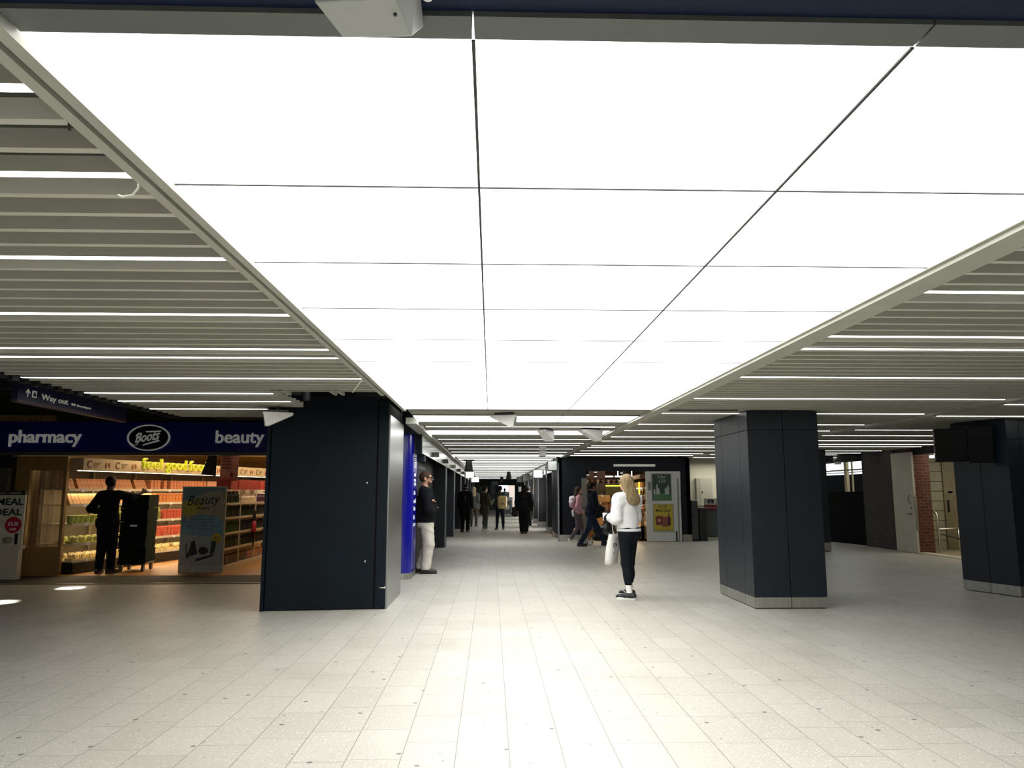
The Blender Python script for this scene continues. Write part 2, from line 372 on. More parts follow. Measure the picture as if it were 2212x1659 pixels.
for xa, xb in ((-1.085, -0.048), (-0.042, 0.998), (1.004, 3.2)): b.box(xa, xb, 1.53, 1.615, 2.497, 2.56)
struct(b, 'trim_front_soffit', BEAM)
struct(MB().box(-1.085, 3.4, 0.2, 1.53, 2.51, 2.56), 'ceiling_front_panel', M('navy_soffit', '#0e1b36', 0.6, spec=0.2))
struct(MB().box(-1.14, 3.2, 9.54, 9.60, 2.492, 2.56).box(-1.09, 2.06, 10.25, 10.285, 2.49, 2.56).box(-1.09, 2.06, 11.245, 11.27, 2.49, 2.56).box(-1.09, 2.06, 12.755, 12.785, 2.49, 2.56).box(-1.09, 2.06, 13.785, 13.81, 2.49, 2.56), 'trim_panel_edges', GROOVE)

# ------------------------------------------------------------------ ceiling light panels and strip lights
rows = [1.62, 2.48, 3.36, 4.23, 5.12, 6.0, 6.87, 7.77, 8.65, 9.53]; cols = [-1.09, -0.045, 1.0, 2.055]; cn = ('left', 'middle', 'right')
def light_panel(x0, x1, y0, y1, label, group):
    g = 0.002
    T(MB().box(x0 + g, x1 - g, y0 + g, y1 - g, 2.5, 2.53).build('ceiling_light_panel', LIGHT2 if 'short' in group else LIGHT), label, 'ceiling light', group)
for i in range(9):
    for j in range(3):
        light_panel(cols[j], cols[j + 1], rows[i], rows[i + 1], f'glowing white ceiling panel of the big light field, {ORD[i]} row from the front, {cn[j]} column', 'luminous panels of the big ceiling field')
for i, (a, c) in enumerate(CP):
    for j in range(3):
        w = ('first short row beyond the big light field', 'second short row beyond the big light field', 'lone row deep in the corridor')[i]
        light_panel(cols[j], cols[j + 1], a, c, f'glowing white ceiling panel in the {w}, {cn[j]} column', 'luminous panels of the short rows')
b = MB()
for i in range(1, 9): b.box(-1.09, 2.055, rows[i] - 0.003, rows[i] + 0.003, 2.496, 2.5)
for c in cols[1:3]: b.box(c - 0.0042, c + 0.0042, rows[0], rows[-1], 2.495, 2.5)
for a, e in CP:
    for c in cols[1:3]: b.box(c - 0.005, c + 0.005, a, e, 2.495, 2.5)
struct(b, 'trim_panel_seams', M('seam_grey', '#3a3a3a', 0.7))
def strip(x0, x1, y, label, group, w=0.036):
    o = E('strip_light', ((x0 + x1) / 2, y, 2.5), 0, label, 'strip light', group)
    MB().box(x0, x1, y - 0.019, y + 0.019, 2.503, 2.56).build('housing', SLAT, o); MB().box(x0 + 0.004, x1 - 0.004, y - w / 2, y + w / 2, 2.499, 2.503).build('diffuser', STRIPC if 'corridor' in group else STRIP, o)
for i, y in enumerate(LL):
    xa, xb = lcut(y, -4.38, 0)
    strip(xa + (0 if i < 6 else 0.02), xb - 0.005, y, f'white strip light between the slats left of the light field, {ORD[i]} from the front', 'strip lights of the left slatted ceiling')
for i, y in enumerate(RL):
    strip(2.25, 5.9 if i != 9 else 5.6, y, f'white strip light between the slats right of the light field, {ORD[i]} from the front', 'strip lights of the right slatted ceiling')
for i, y in enumerate(RL2):
    strip(6.16, 10.1, y, f'white strip light in the far right slatted bay, {ORD[i]} from the front', 'strip lights of the far right bay')
for i, y in enumerate(CL):
    lb = f'white strip light across the corridor ceiling, {ORD[i]} beyond the light field' if i < 20 else 'white strip light across the distant end of the corridor ceiling'
    strip(-1.06, 2.03, y, lb, 'strip lights of the corridor ceiling', 0.038 if i not in (3, 9) else 0.025)
# loose cables hanging from the channel
WIRE = M('pale_cable', '#cfcfc4', 0.5); DWIRE = M('dark_cable', '#151515', 0.5)
def cable(pts, r, m, label): T(MB().tube(pts, r, 6).build('loose_cable', m, smooth=True), label, 'cable', 'loose cables under the slatted ceiling')
cable([(-1.19, 2.43, 2.50), (-1.2, 2.45, 2.47), (-1.225, 2.465, 2.452), (-1.26, 2.47, 2.447), (-1.275, 2.465, 2.452)], 0.0042, WIRE, 'short pale cable end curling out beside the second strip light')
cable([(-1.19, 2.03, 2.51), (-1.205, 2.035, 2.49), (-1.205, 2.04, 2.47)], 0.004, DWIRE, 'short dark cable end near the front of the left slats')
cable([(-1.17, 6.75, 2.47), (-1.26, 6.95, 2.42), (-1.32, 7.1, 2.39)], 0.006, WIRE, 'thin wire dangling from the channel above the left column')
cable([(-4.2, 6.4, 2.55), (-4.2, 6.4, 2.47), (-4.22, 6.4, 2.45), (-4.19, 6.4, 2.43), (-4.2, 6.4, 2.41)], 0.008, DWIRE, 'curly dark cable stub hanging above the hanging direction sign')

# ------------------------------------------------------------------ columns
def column(label, loc, rz, w, d, h, fs, ss, zs, base=0.14, name='column', mat=NAVY):
    """local x 0..w along the front, y 0..d going back"""
    o = E(name, loc, rz, label, 'column', 'navy clad columns', 'thing'); g = 0.004; c = MB(); k = MB()
    MB().box(0.02, w - 0.02, 0.02, d - 0.02, 0, h).build('core', DARK, o, local=True)
    zz = [base] + zs + [h]
    for a, e in zip([0] + fs, fs + [w]):
        for z0, z1 in zip(zz, zz[1:]):
            c.box(a + (g if a else 0), e - (g if e < w else 0), 0, 0.02, z0 + g, z1 - g); c.box(a + (g if a else 0), e - (g if e < w else 0), d - 0.02, d, z0 + g, z1 - g)
        k.box(a + (g if a else -0.006), e - (g if e < w else -0.006), -0.006, 0.03, 0.012, base); k.box(a, e, d - 0.03, d + 0.006, 0.012, base)
    for a, e in zip([0] + ss, ss + [d]):
        for z0, z1 in zip(zz, zz[1:]):
            c.box(0, 0.02, a + (g if a else 0.02), e - (g if e < d else 0.02), z0 + g, z1 - g); c.box(w - 0.02, w, a + (g if a else 0.02), e - (g if e < d else 0.02), z0 + g, z1 - g)
        k.box(-0.006, 0.03, a + (g if a else 0.03), e - (g if e < d else 0.03), 0.012, base); k.box(w - 0.03, w + 0.006, a + (0 if a else 0.03), e - (0 if e < d else 0.03), 0.012, base)
    c.build('cladding', mat, o, local=True); k.build('skirting', STEEL, o, local=True); return o
column('navy panelled square column with steel skirting, standing right of the walking blonde person', (3.318, 9.58, 0), 0, 0.925, 1.44, 2.495, [0.463], [0.33, 1.1], [2.245])
column('dark navy column at the picture edge carrying the black screens', (7.36, 10.47, 0), R(17), 1.0, 0.9, 2.495, [0.25], [0.45], [2.2], 0.15)
column('narrow navy column with pale base behind the steel-skirted column, before the black hoarding', (7.3, 18.47, 0), 0, 1.04, 1.0, 2.495, [0.5], [0.5], [2.2], 0.22)

# left wide column boxed in with hoarding panels
o = E('column', (-2.0, 10.3, 0), 0, 'wide navy boxed-in column with bolts and a chipped edge, beside the blue shopfront', 'column', 'navy clad columns', 'thing')
FRONT = lambda x: 9.545 + (x + 2.81) * 0.093
def fpan(x0, x1, z0, z1, dy=0.0, th=0.03): return MB().vert([(x0, FRONT(x0) + dy), (x1, FRONT(x1) + dy), (x1, FRONT(x1) + dy + th), (x0, FRONT(x0) + dy + th)], z0, z1)
HOARD = M('hoarding_paint', '#0f171e', 0.6, var=0.1, scale=2.5, spec=0.12)
MB().vert([(-2.78, 9.6), (-1.33, 9.72), (-1.33, 11.1), (-2.78, 11.1)], 0, 2.6).build('core', DARK, o)
fpan(-2.775, -1.468, 0.012, 2.668).build('front_panel', HOARD, o)
fpan(-2.825, -2.79, 0.0, 2.645, -0.02, 0.05).build('edge_strip', HOARD, o)
fpan(-1.445, -1.318, 0.012, 2.62).build('narrow_panel', HOARD, o)
MB().box(-1.318, -1.300, 9.69, 11.15, 0.0, 2.44).build('brushed_side_panel', SILVER, o)
MB().vert([(-2.85, 9.62), (-2.8, 9.62), (-2.8, 11.1), (-2.85, 11.1)], 0, 2.6).build('side_panel', HOARD, o)
for z in (1.565, 0.586):
    MB().lathe([(0.016, 0), (0.013, 0.008), (0.004, 0.011)], n=10).xf(Matrix.Translation((-1.58, FRONT(-1.58) + 0.002, z)) @ Matrix.Rotation(R(90), 4, 'X')).build('bolt', STEEL, o, smooth=True)
bch = MB(); bch.prism([(-1.40, .262), (-1.37, .266), (-1.335, .268), (-1.322, .285), (-1.319, .25), (-1.333, .255), (-1.37, .258)], -0.004, 0.003, lambda a, c, t: (a, FRONT(a) + t, c)); bch.build('chip_mark', M('bare_board', '#cfcfc8', 0.9), o)
# opened ceiling in front of that column
struct(MB().box(-2.3, -1.19, 7.83, 7.87, 2.5, 2.58).box(-2.3, -1.19, 7.80, 7.82, 2.49, 2.51).box(-2.3, -2.27, 7.8, 8.2, 2.5, 2.53).box(-2.22, -2.19, 7.8, 8.2, 2.5, 2.53).box(-1.72, -1.69, 7.8, 8.2, 2.5, 2.53).box(-1.64, -1.61, 7.8, 8.2, 2.5, 2.53), 'trim_open_frame', TRIM)
struct(MB().tube([(-2.55, 9.3, 2.6), (-2.55, 9.3, 3.08)], 0.06).tube([(-2.35, 9.5, 2.6), (-2.35, 9.5, 3.08)], 0.05), 'trim_ducts', M('duct_grey', '#3a3c40', 0.5), smooth=True)

# ------------------------------------------------------------------ corridor: left wall, piers, fascia
struct(MB().box(-1.62, -1.52, 14.2, 61.5, 0, 2.5), 'wall_corridor_left', NAVY2)
struct(MB().box(-1.64, -1.52, 11.2, 12.8, 0, 2.5), 'wall_beside_column', NAVY2)
b = MB()
for z0, z1 in ((0.0, 2.12),): b.box(-1.53, -1.51, 15.2, 15.26, 0, 2.0).box(-1.53, -1.51, 17.3, 17.36, 0, 2.0).box(-1.53, -1.51, 15.2, 17.36, 1.94, 2.0)
struct(b, 'door_1', M('dark_frame', '#39434a', 0.4))
def pier(x0, x1, y0, y1, label, base=None):
    o = E('pier', ((x0 + x1) / 2, y0, 0), 0, label, 'pier', 'navy piers along the corridor', 'thing')
    MB().box(x0, x1, y0, y1, 0 if not base else base, 2.44).build('cladding', NAVY, o)
    if base: MB().box(x0 - 0.004, x1 + 0.004, y0 - 0.004, y1 + 0.004, 0, base).build('skirting', STEEL, o)
    s = 1 if x1 < 0 else -1; xe = x1 if s > 0 else x0
    MB().box(xe - 0.018 * s, xe + 0.003 * s, y0 - 0.012, y0 + 0.01, base or 0, 2.4).build('edge_trim', M('edge_alu', '#8f969a', 0.3, 0.8), o)
for i, y in enumerate((20.18, 24.9, 30.2, 35.2, 40.0, 45.0, 50.0, 55.0)):
    pier(-1.518, -1.2, y, y + 0.5, f'dark navy pier of the corridor\'s left wall, {ORD[i]} beyond the man in white trousers')
for i, y in enumerate((24.47, 27.23, 32.3, 35.9, 40.5, 45.5, 50.5, 55.5)):
    pier(2.02, 2.49, y, y + 0.5, f'dark navy pier of the corridor\'s right wall, {ORD[i]} beyond the lit shop', 0.2)
struct(MB().box(2.5, 2.6, 28.2, 61.5, 0, 2.5), 'wall_corridor_right', NAVY2)
b = MB()
for y0, y1 in ((13.15, 20.18), (20.2, 24.88), (24.92, 30.18), (30.22, 35.2), (35.24, 45), (45.04, 61.5)): b.box(-1.225, -1.2, y0, y1, 2.12, 2.44)
struct(b, 'trim_left_fascia', FASC)
struct(MB().box(2.02, 2.1, 24.3, 61.5, 2.1, 2.44), 'trim_right_fascia', FASC)
struct(MB().box(-1.5, -1.36, 13.9, 14.15, 0, 2.44), 'trim_left_jamb', NAVY2); struct(MB().box(-1.52, -1.205, 13.62, 13.9, 2.0, 2.44).box(-1.3, -1.2, 13.02, 13.14, 2.1, 2.44), 'trim_left_head', NAVY2)
# far end: dark door wall, blue-grey leaf, bright way out
ENDG = M('end_wall_green', '#2c3a33', 0.6); struct(MB().box(-1.6, 0.65, 61.4, 61.6, 0, 2.5).box(0.65, 2.6, 61.4, 61.6, 1.98, 2.5).box(1.95, 2.6, 61.4, 61.6, 0, 2.5), 'wall_far_end', ENDG)
struct(MB().box(-0.05, 0.37, 61.2, 61.28, 0, 2.05), 'door_2', M('slate_door', '#6c727b', 0.5))
struct(MB().box(-1.15, -0.2, 61.2, 61.3, 0, 1.95), 'door_3', M('green_glass_door', '#3f5a4c', 0.3))
struct(MB().vert([(1.55, 70), (2.6, 64), (6, 64), (6, 70)], 0, 5), 'wall_street', M('pale_stone', '#e0c8b4', 0.8, var=0.1, scale=2))

# ------------------------------------------------------------------ right side: hoarding, brick walls, door, stair lobby
BRD = brick_mat('sooty_brick', '#262423', '#302d2c', '#3d3a38', dirt=0.8, bw=0.2, bh=0.07)
BRR = brick_mat('red_brick', '#4a2316', '#5e2e1d', '#6b5546', dirt=0.6, bw=0.19, msize=0.008)
struct(MB().box(10.2, 10.4, 18.74, 20.4, 0, 3.1), 'wall_sooty_brick', BRD)
struct(MB().box(10.22, 10.62, 17.93, 18.74, 0, 3.1), 'wall_red_brick', BRR)
struct(MB().vert([(10.33, 20.5), (10.36, 20.5), (9.95, 22.9), (9.92, 22.9)], 0, 1.46), 'wall_hoarding', M('black_hoarding', '#05070c', 0.8, var=0.2, scale=4, spec=0.08))
struct(MB().box(9.9, 10.4, 20.4, 25.2, 2.31, 3.1), 'wall_over_window', DARK)
o = struct(MB().box(10.36, 10.40, 20.6, 20.64, 1.46, 2.31).box(10.36, 10.4, 20.4, 25, 2.06, 2.10), 'window_1', M('window_frame', '#8d8b78', 0.5))
STONE = M('cream_pillar', '#b9ab82', 0.7, var=0.1, scale=6)
struct(MB().box(10.7, 10.95, 20.75, 21.15, 0, 2.9).box(10.6, 10.68, 22.15, 22.3, 0, 2.9).box(10.6, 10.64, 21.8, 21.85, 0, 2.9), 'trim_street_posts', STONE)
struct(MB().box(12.6, 12.9, 20, 29, 0, 2.06), 'wall_street_dark', M('street_dark', '#060606', 0.9, spec=0.05))
struct(MB().box(13.6, 13.7, 18, 34, 2.17, 2.2).box(13.6, 13.9, 24.6, 25.3, 0, 2.36).box(13.6, 13.7, 26.0, 26.1, 0, 2.6), 'trim_street_railing', M('street_rail', '#40362c', 0.7))
o = T(MB().box(10.155, 10.205, 17.87, 18.79, 0.008, 2.41).build('door_4', M('white_steel_door', '#b9b6a6', 0.5, var=0.05, scale=3)), 'white steel door standing open against the wall between sooty and red brick', 'door', None, 'structure')
MB().tube([(10.155, 18.02, 1.37), (10.10, 18.02, 1.35), (10.10, 18.02, 1.2), (10.155, 18.02, 1.18)], 0.008, 6).build('door_handle', BLACK, o, smooth=True)
MB().tube([(10.155, 18.0, 0.93), (10.11, 18.0, 0.93), (10.11, 18.14, 0.93)], 0.009, 6).build('door_lever', BLACK, o, smooth=True)
MB().lathe([(0.02, 0), (0.02, 0.012)], n=10).xf(Matrix.Translation((10.155, 18.0, 1.06)) @ Matrix.Rotation(R(-90), 4, 'Y')).build('door_lock', BLACK, o)
MB().box(10.15, 10.22, 17.86, 17.872, 0.55, 1.35).build('lock_plate', STEEL, o)
# stair lobby behind the opening
TILE = brick_mat('white_tile_panels', '#8f8a74', '#98927b', '#2f2c22', bw=0.9, bh=0.245, dirt=0.1, msize=0.008)
TILE.node_tree.nodes['Brick Texture'].offset = 0.0
struct(MB().box(10.6, 11.15, 19.3, 19.5, 0, 2.6), 'wall_lobby_left', TILE); struct(MB().box(11.15, 11.35, 18.9, 19.5, 0, 2.6), 'wall_lobby_corner', TILE); struct(MB().box(11.35, 16, 18.9, 19.1, 0, 2.6), 'wall_lobby_back', TILE); struct(MB().box(14.2, 14.3, 13.1, 18.9, 0, 2.6), 'wall_lobby_right', TILE)
struct(MB().box(10.2, 16, 13, 19.5, 2.6, 2.7), 'ceiling_lobby', WHITE)
struct(MB().box(10.4, 14.3, 13.0, 13.1, 0, 2.6), 'wall_lobby_front', CREAMW)
struct(MB().box(10.21, 10.4, 15.4, 17.9, 2.34, 3.1), 'wall_over_lobby', DARK)
struct(MB().box(10.2, 10.42, 15.4, 17.9, 0.0, 0.03), 'trim_sill', M('pale_sill', '#cfc9b2', 0.6))
struct(MB().box(10.42, 14.2, 13.1, 18.9, 0.0, 0.012), 'floor_lobby', M('lobby_floor', '#9c9376', 0.5))
T(MB().box(10.5, 12.4, 17.6, 17.68, 2.26, 2.31).box(10.6, 10.62, 17.63, 17.65, 2.31, 2.6).box(12.2, 12.22, 17.63, 17.65, 2.31, 2.6).build('strip_light', STRIP), 'bright strip light over the stair lobby opening beside the red brick', 'strip light')
o = E('handrail', (11.0, 18.0, 0.0), 0, 'bent stainless steel handrail at the stair lobby behind the red brick', 'handrail')
RAIL = M('polished_rail', '#d9d6c8', 0.2, 0.9)
MB().tube([(10.74, 17.95, 0.0), (10.74, 17.95, 0.86), (10.73, 17.99, 0.95), (10.70, 18.06, 1.0), (10.64, 18.2, 1.0), (10.62, 18.28, 0.97)], 0.024, 10).build('post', RAIL, o, smooth=True)
MB().tube([(11.6, 18.55, 0.0), (11.6, 18.55, 0.55)], 0.022, 10).build('post', RAIL, o, smooth=True)
MB().tube([(10.74, 17.95, 0.56), (11.6, 18.55, 0.56), (12.2, 18.3, 0.72)], 0.018, 8).build('rail', RAIL, o, smooth=True)
MB().tube([(11.1, 18.45, 0.42), (11.9, 18.55, 0.22)], 0.014, 8).build('rail', M('dark_rail', '#2a2822', 0.4), o, smooth=True)
T(MB().box(10.66, 10.95, 18.5, 18.75, 0.0, 0.6).build('waste_bin', BLACK, bevel=0.01), 'black bin in the stair lobby behind the handrail', 'bin')
o = E('door', (12.2, 18.88, 0), 0, 'beige panelled door at the back of the stair lobby', 'door', None, 'thing')
MB().box(11.5, 12.6, 18.85, 18.895, 0.012, 2.2).build('leaf', M('beige_door', '#7a7058', 0.6), o)
MB().box(11.56, 11.6, 18.82, 18.86, 0.95, 1.25).build('handle', BLACK, o); MB().box(11.6, 11.72, 18.85, 18.86, 1.42, 1.47).build('plate', BLACK, o)
# screens bracketed to the edge column
o = E('screen', (6.95, 10.75, 1.87), R(-20.0), 'pair of black display screens bracketed high on the navy column at the picture edge', 'screen')
SCR = M('screen_black', '#05070a', 0.45, var=0.2, spec=0.15)
MB().box(-0.42, 0.0, -0.06, 0.05, 0.02, 0.5).build('screen_box', SCR, o, local=True, bevel=0.01)
MB().box(0.01, 0.34, -0.04, 0.06, 0.0, 0.53).build('screen_box', SCR, o, local=True, bevel=0.01)
MB().box(-0.1, 0.2, 0.05, 0.2, 0.2, 0.3).build('bracket', BLACK, o, local=True)

# ------------------------------------------------------------------ cameras and small ceiling fittings
def cctv_proto(name, label, L=0.36, w=0.15, h=0.17):
    o = E(name, (0, 0, 0), 0, label, 'camera', 'white wedge camera housings under the ceiling')
    prof = [(-L / 2, 0), (-L / 2, -0.03), (L / 2 - 0.08, -h), (L / 2 - 0.035, -h), (L / 2, 0)]
    MB().prism(prof, -w / 2, w / 2, lambda a, c, t: (a, -t, c)).build('housing', GREYP, o, local=True, bevel=0.006)
    ang = math.atan2(0.035, h)
    wn = MB().box(-0.003, 0.003, -w / 2 + 0.025, w / 2 - 0.025, -h + 0.025, -0.03).xf(Matrix.Translation((L / 2 + 0.001, 0, 0)) @ Matrix.Rotation(ang, 4, 'Y'))
    gl = wn.build('window', BLACK, o, local=True)
    MB().box(-L / 2 + 0.06, L / 2 - 0.04, -w / 2 + 0.02, w / 2 - 0.02, 0, 0.03).build('mount', M('mount_grey', '#3d3d3d', 0.5), o, local=True)
    return o
def setz(o, loc, rz, sc=1.0):
    o.location = loc; o.rotation_euler = (0, 0, rz); o.scale = (sc, sc, sc)
c1 = cctv_proto('security_camera', 'white wedge camera housing with dark slotted window, behind the big light field')
G_ = 'white wedge camera housings under the ceiling'
setz(c1, (0.17, 10.0, 2.47), R(-14), 0.97)
for loc, rz, sc, lb in (((0.92, 12.5, 2.475), R(62), 1.05, 'white wedge camera housing showing its small lens end, middle of the three'),
                        ((1.66, 12.4, 2.475), R(25), 1.1, 'white wedge camera housing nearest the right channel trim'),
                        ((-2.63, 9.25, 2.42), R(-160), 1.0, 'white wedge camera hung on a rod left of the boxed-in column'),
                        ((10.0, 21.4, 2.44), R(60), 1.2, 'white wedge camera housing above the street window')):
    c = copy_tree(c1, loc=loc, rz=rz, label=lb); c.scale = (sc, sc, sc)
T(MB().tube([(-2.63, 9.25, 2.4), (-2.63, 9.25, 2.55)], 0.006, 6).build('hanging_rod', BLACK), 'thin black rod holding the camera left of the boxed-in column', 'rod')
# big housing right above the lens
o = E('security_camera', (-0.26, 1.45, 2.4), 0, 'large pale grey camera housing at the top edge on the front beam', 'camera')
bb = MB(); P0 = [(-0.362, 1.36, 2.51), (-0.15, 1.36, 2.51), (-0.155, 1.56, 2.49), (-0.345, 1.56, 2.49)]
P1 = [(-0.352, 1.36, 2.405), (-0.195, 1.36, 2.42), (-0.168, 1.455, 2.398), (-0.312, 1.455, 2.392)]
bb.add(P1 + P0, [(0, 1, 2, 3), (7, 6, 5, 4), (0, 4, 5, 1), (1, 5, 6, 2), (2, 6, 7, 3), (3, 7, 4, 0)])
bb.f = [f[::-1] for f in bb.f]; bb.build('housing', M('grey_housing', '#a9aca8', 0.5, var=0.04), o, bevel=0.004)
MB().lathe([(0.004, 0), (0.004, 0.004)], n=8).xf(Matrix.Translation((-0.198, 1.40, 2.407))).build('screw', BLACK, o)
MB().ell((-0.135, 1.415, 2.47), (0.016, 0.02, 0.016)).build('lens_cap', WHITE, o, smooth=True)
# box camera deep in the corridor
o = E('security_camera', (1.2, 17.4, 2.3), 0, 'small white box camera on a bracket in mid corridor ceiling', 'camera')
MB().box(1.12, 1.28, 17.3, 17.5, 2.40, 2.5).build('bracket', WHITE, o); MB().box(1.12, 1.27, 17.25, 17.55, 2.26, 2.39).build('housing', GREYP, o, bevel=0.01)
sp = E('speaker', (-0.72, 24.5, 2.1), 0, 'dark bell shaped speaker hanging in the corridor, nearest one on the left', 'speaker', 'dark hanging speakers')
MB().lathe([(0.15, 2.12), (0.14, 2.16), (0.10, 2.42), (0.10, 2.5)], (-0.72, 24.5, 0), 14).build('horn', M('dark_horn', '#25272a', 0.5), sp, smooth=True)
MB().box(-0.9, -0.54, 24.48, 24.52, 2.47, 2.5).build('bracket', BLACK, sp)
for loc, lb in (((0.95, 40.0, 2.12), 'small dark speaker hanging mid corridor ceiling, second deepest'), ((0.75, 52.0, 2.12), 'tiny dark speaker hanging near the corridor end')):
    s = E('speaker', loc, 0, lb, 'speaker', 'dark hanging speakers'); MB().lathe([(0.16, 0), (0.1, 0.3), (0.1, 0.38)], n=10).build('horn', BLACK, s, local=True)
for i, y in enumerate((15.6, 19.0, 23.0, 27.0, 31.0, 36.0)):
    T(MB().box(-1.2, -1.08, y, y + 0.14, 2.17, 2.27).build('fascia_camera', M('bronze_cam', '#5a5952', 0.35, 0.6), bevel=0.01), f'dark little camera fixed to the metal fascia, {ORD[i]} beyond the blue panel', 'camera', 'little cameras along the left fascia')
# hanging light box signs of the corridor shops
def boxsign(x0, x1, y, z0, z1, lit, label):
    xa, xb = (-1.21, x0) if x0 < -0.5 else (x1, 2.03)
    o = E('projecting_sign', ((x0 + x1) / 2, y, z0), 0, label, 'sign', 'projecting box signs of the corridor shops')
    MB().box(x0, x1, y - 0.06, y + 0.06, z0, z1).build('frame', M('sign_frame', '#23282c', 0.5), o, bevel=0.008)
    if y < 60: MB().box(xa, xb, y - 0.03, y + 0.03, z1 - 0.12, z1 - 0.08).build('bracket', M('sign_frame', '#23282c', 0.5), o)
    MB().box(x0 + 0.02, x1 - 0.02, y - 0.068, y - 0.055, z0 + 0.02, z1 - 0.02).build('face', M('sign_lit', '#f5f7f2', 0.5, emit=1.3) if lit else M('sign_unlit', '#9aa09d', 0.4), o)
boxsign(1.68, 1.97, 22.32, 2.07, 2.37, False, 'grey unlit square box sign at the corner of the lit shop')
boxsign(1.62, 2.0, 29.0, 1.98, 2.3, True, 'glowing white box sign on the right above the black-clad person')
boxsign(1.55, 1.9, 36.8, 1.98, 2.32, False, 'grey box sign behind the glowing one on the right')
boxsign(1.45, 1.85, 42.0, 1.98, 2.3, False, 'deepest grey box sign on the right of the corridor')
boxsign(-1.15, -0.75, 34.0, 2.06, 2.36, True, 'glowing white box sign on the left of the corridor, nearer one')
boxsign(-1.1, -0.65, 42.0, 1.98, 2.3, True, 'glowing white box sign on the left of the corridor, farther one')
boxsign(0.05, 0.6, 61.31, 1.98, 2.3, False, 'pale grey sign over the blue-grey far door')
b = E('information_panel', (1.62, 37.6, 0.0), 0, 'white poster panel beside the black-clad person in the corridor', 'poster panel'); MB().box(1.4, 1.95, 37.58, 37.64, 0.9, 1.7).build('poster', WHITE, b); MB().box(1.65, 1.7, 37.6, 37.66, 0, 0.9).build('post', BLACK, b)
T(MB().vert([(2.1, 33.5), (2.5, 33.5), (2.5, 33.6), (2.1, 33.6)], 0.25, 2.3).build('shop_display', M('ochre_display', '#a9762f', 0.6, var=0.5, scale=6, emit=0.25)), 'ochre lit shop display between the right-hand piers', 'display')
o = E('a_board', (0.95, 44.0, 0), 0, 'black chalk A-board with round emblem standing in the corridor', 'a-board')
MB().box(0.66, 1.26, 43.96, 44.0, 0.0, 1.15).build('frame', M('a_frame', '#5d6060', 0.5), o); MB().box(0.72, 1.2, 43.93, 43.97, 0.22, 0.95).build('chalk_board', M('chalk', '#202426', 0.7), o)
MB().lathe([(0.15, 0), (0.15, 0.01)], n=20).xf(Matrix.Translation((0.96, 43.93, 0.58)) @ Matrix.Rotation(R(90), 4, 'X')).build('emblem', M('chalk_mark', '#6b706f', 0.8), o)
o = E('a_board', (0.92, 50.0, 0), 0, 'pale blue A-board with a dark triangle behind the black A-board', 'a-board')
MB().box(0.62, 1.22, 50.0, 50.04, 0.0, 1.45).build('board', M('pale_blue_board', '#a9bcc4', 0.6), o)
MB().prism([(0.78, 1.0), (1.06, 1.0), (0.92, 1.32)], 49.97, 49.995, lambda a, c, t: (a, t, c)).build('triangle', M('slate_mark', '#56686d', 0.6), o)

# ------------------------------------------------------------------ blue rounded shopfront totem with white notice text
BLUE = M('blue_gloss', '#10128a', 0.18, var=0.06, scale=3)
o = E('blue_shopfront_post', (-1.6, 13.1, 0), 0, 'glossy blue rounded shopfront post with white notices, beside the man in white trousers', 'shopfront post')
def rr(x0, x1, y0, y1, r):
    pts = [(x0, y1), (x0, y0)]
    for i in range(9):
        a = -PI / 2 + PI / 2 * i / 8; pts.append((x1 - r + r * math.cos(a), y0 + r + r * math.sin(a)))
    pts.append((x1, y1)); return pts
MB().vert(rr(-1.64, -1.335, 12.86, 13.6, 0.2), 0.1, 2.44).build('body', BLUE, o, smooth=False)
MB().vert(rr(-1.64, -1.33, 12.85, 13.61, 0.2), 0.0, 0.1).build('plinth', STEEL, o)
WT = M('white_vinyl', '#e9e9ee', 0.5, var=0.02)
b = MB()
for z0, z1 in ((2.06, 2.12), (2.02, 2.04), (1.99, 2.005), (1.955, 1.97), (1.925, 1.935), (1.895, 1.905), (1.865, 1.875)): b.box(-1.336, -1.332, 13.12, 13.5, z0, z1)
b.build('notice_bars', WT, o)
b = MB()
for i, z in enumerate((1.72, 1.63, 1.56, 1.40, 1.26, 1.13, 0.98, 0.86)):
    wd = (0.34, 0.3, 0.34, 0.26, 0.34, 0.3, 0.2, 0.34)[i]; rr_ = random.Random(i); y = 13.14
    while y < 13.14 + wd - 0.02:
        h_ = rr_.choice((0.05, 0.05, 0.075)); l_ = rr_.uniform(0.018, 0.04); b.box(-1.336, -1.332, y, min(y + l_, 13.14 + wd), z, z + h_); y += l_ + rr_.uniform(0.008, 0.016)
b.build('notice_text', WT, o)
MB().tube([(-1.331, 13.16, 2.12), (-1.331, 13.16, 2.32), (-1.331, 13.22, 2.40), (-1.331, 13.32, 2.43), (-1.331, 13.44, 2.40), (-1.331, 13.5, 2.32), (-1.331, 13.5, 2.12)], 0.004, 6).build('arch_outline', WT, o)
b = MB()
for z in (1.02, 0.62): b.box(-1.63, -1.56, 12.855, 12.859, z, z + 0.008)
b.build('white_lines', WT, o)

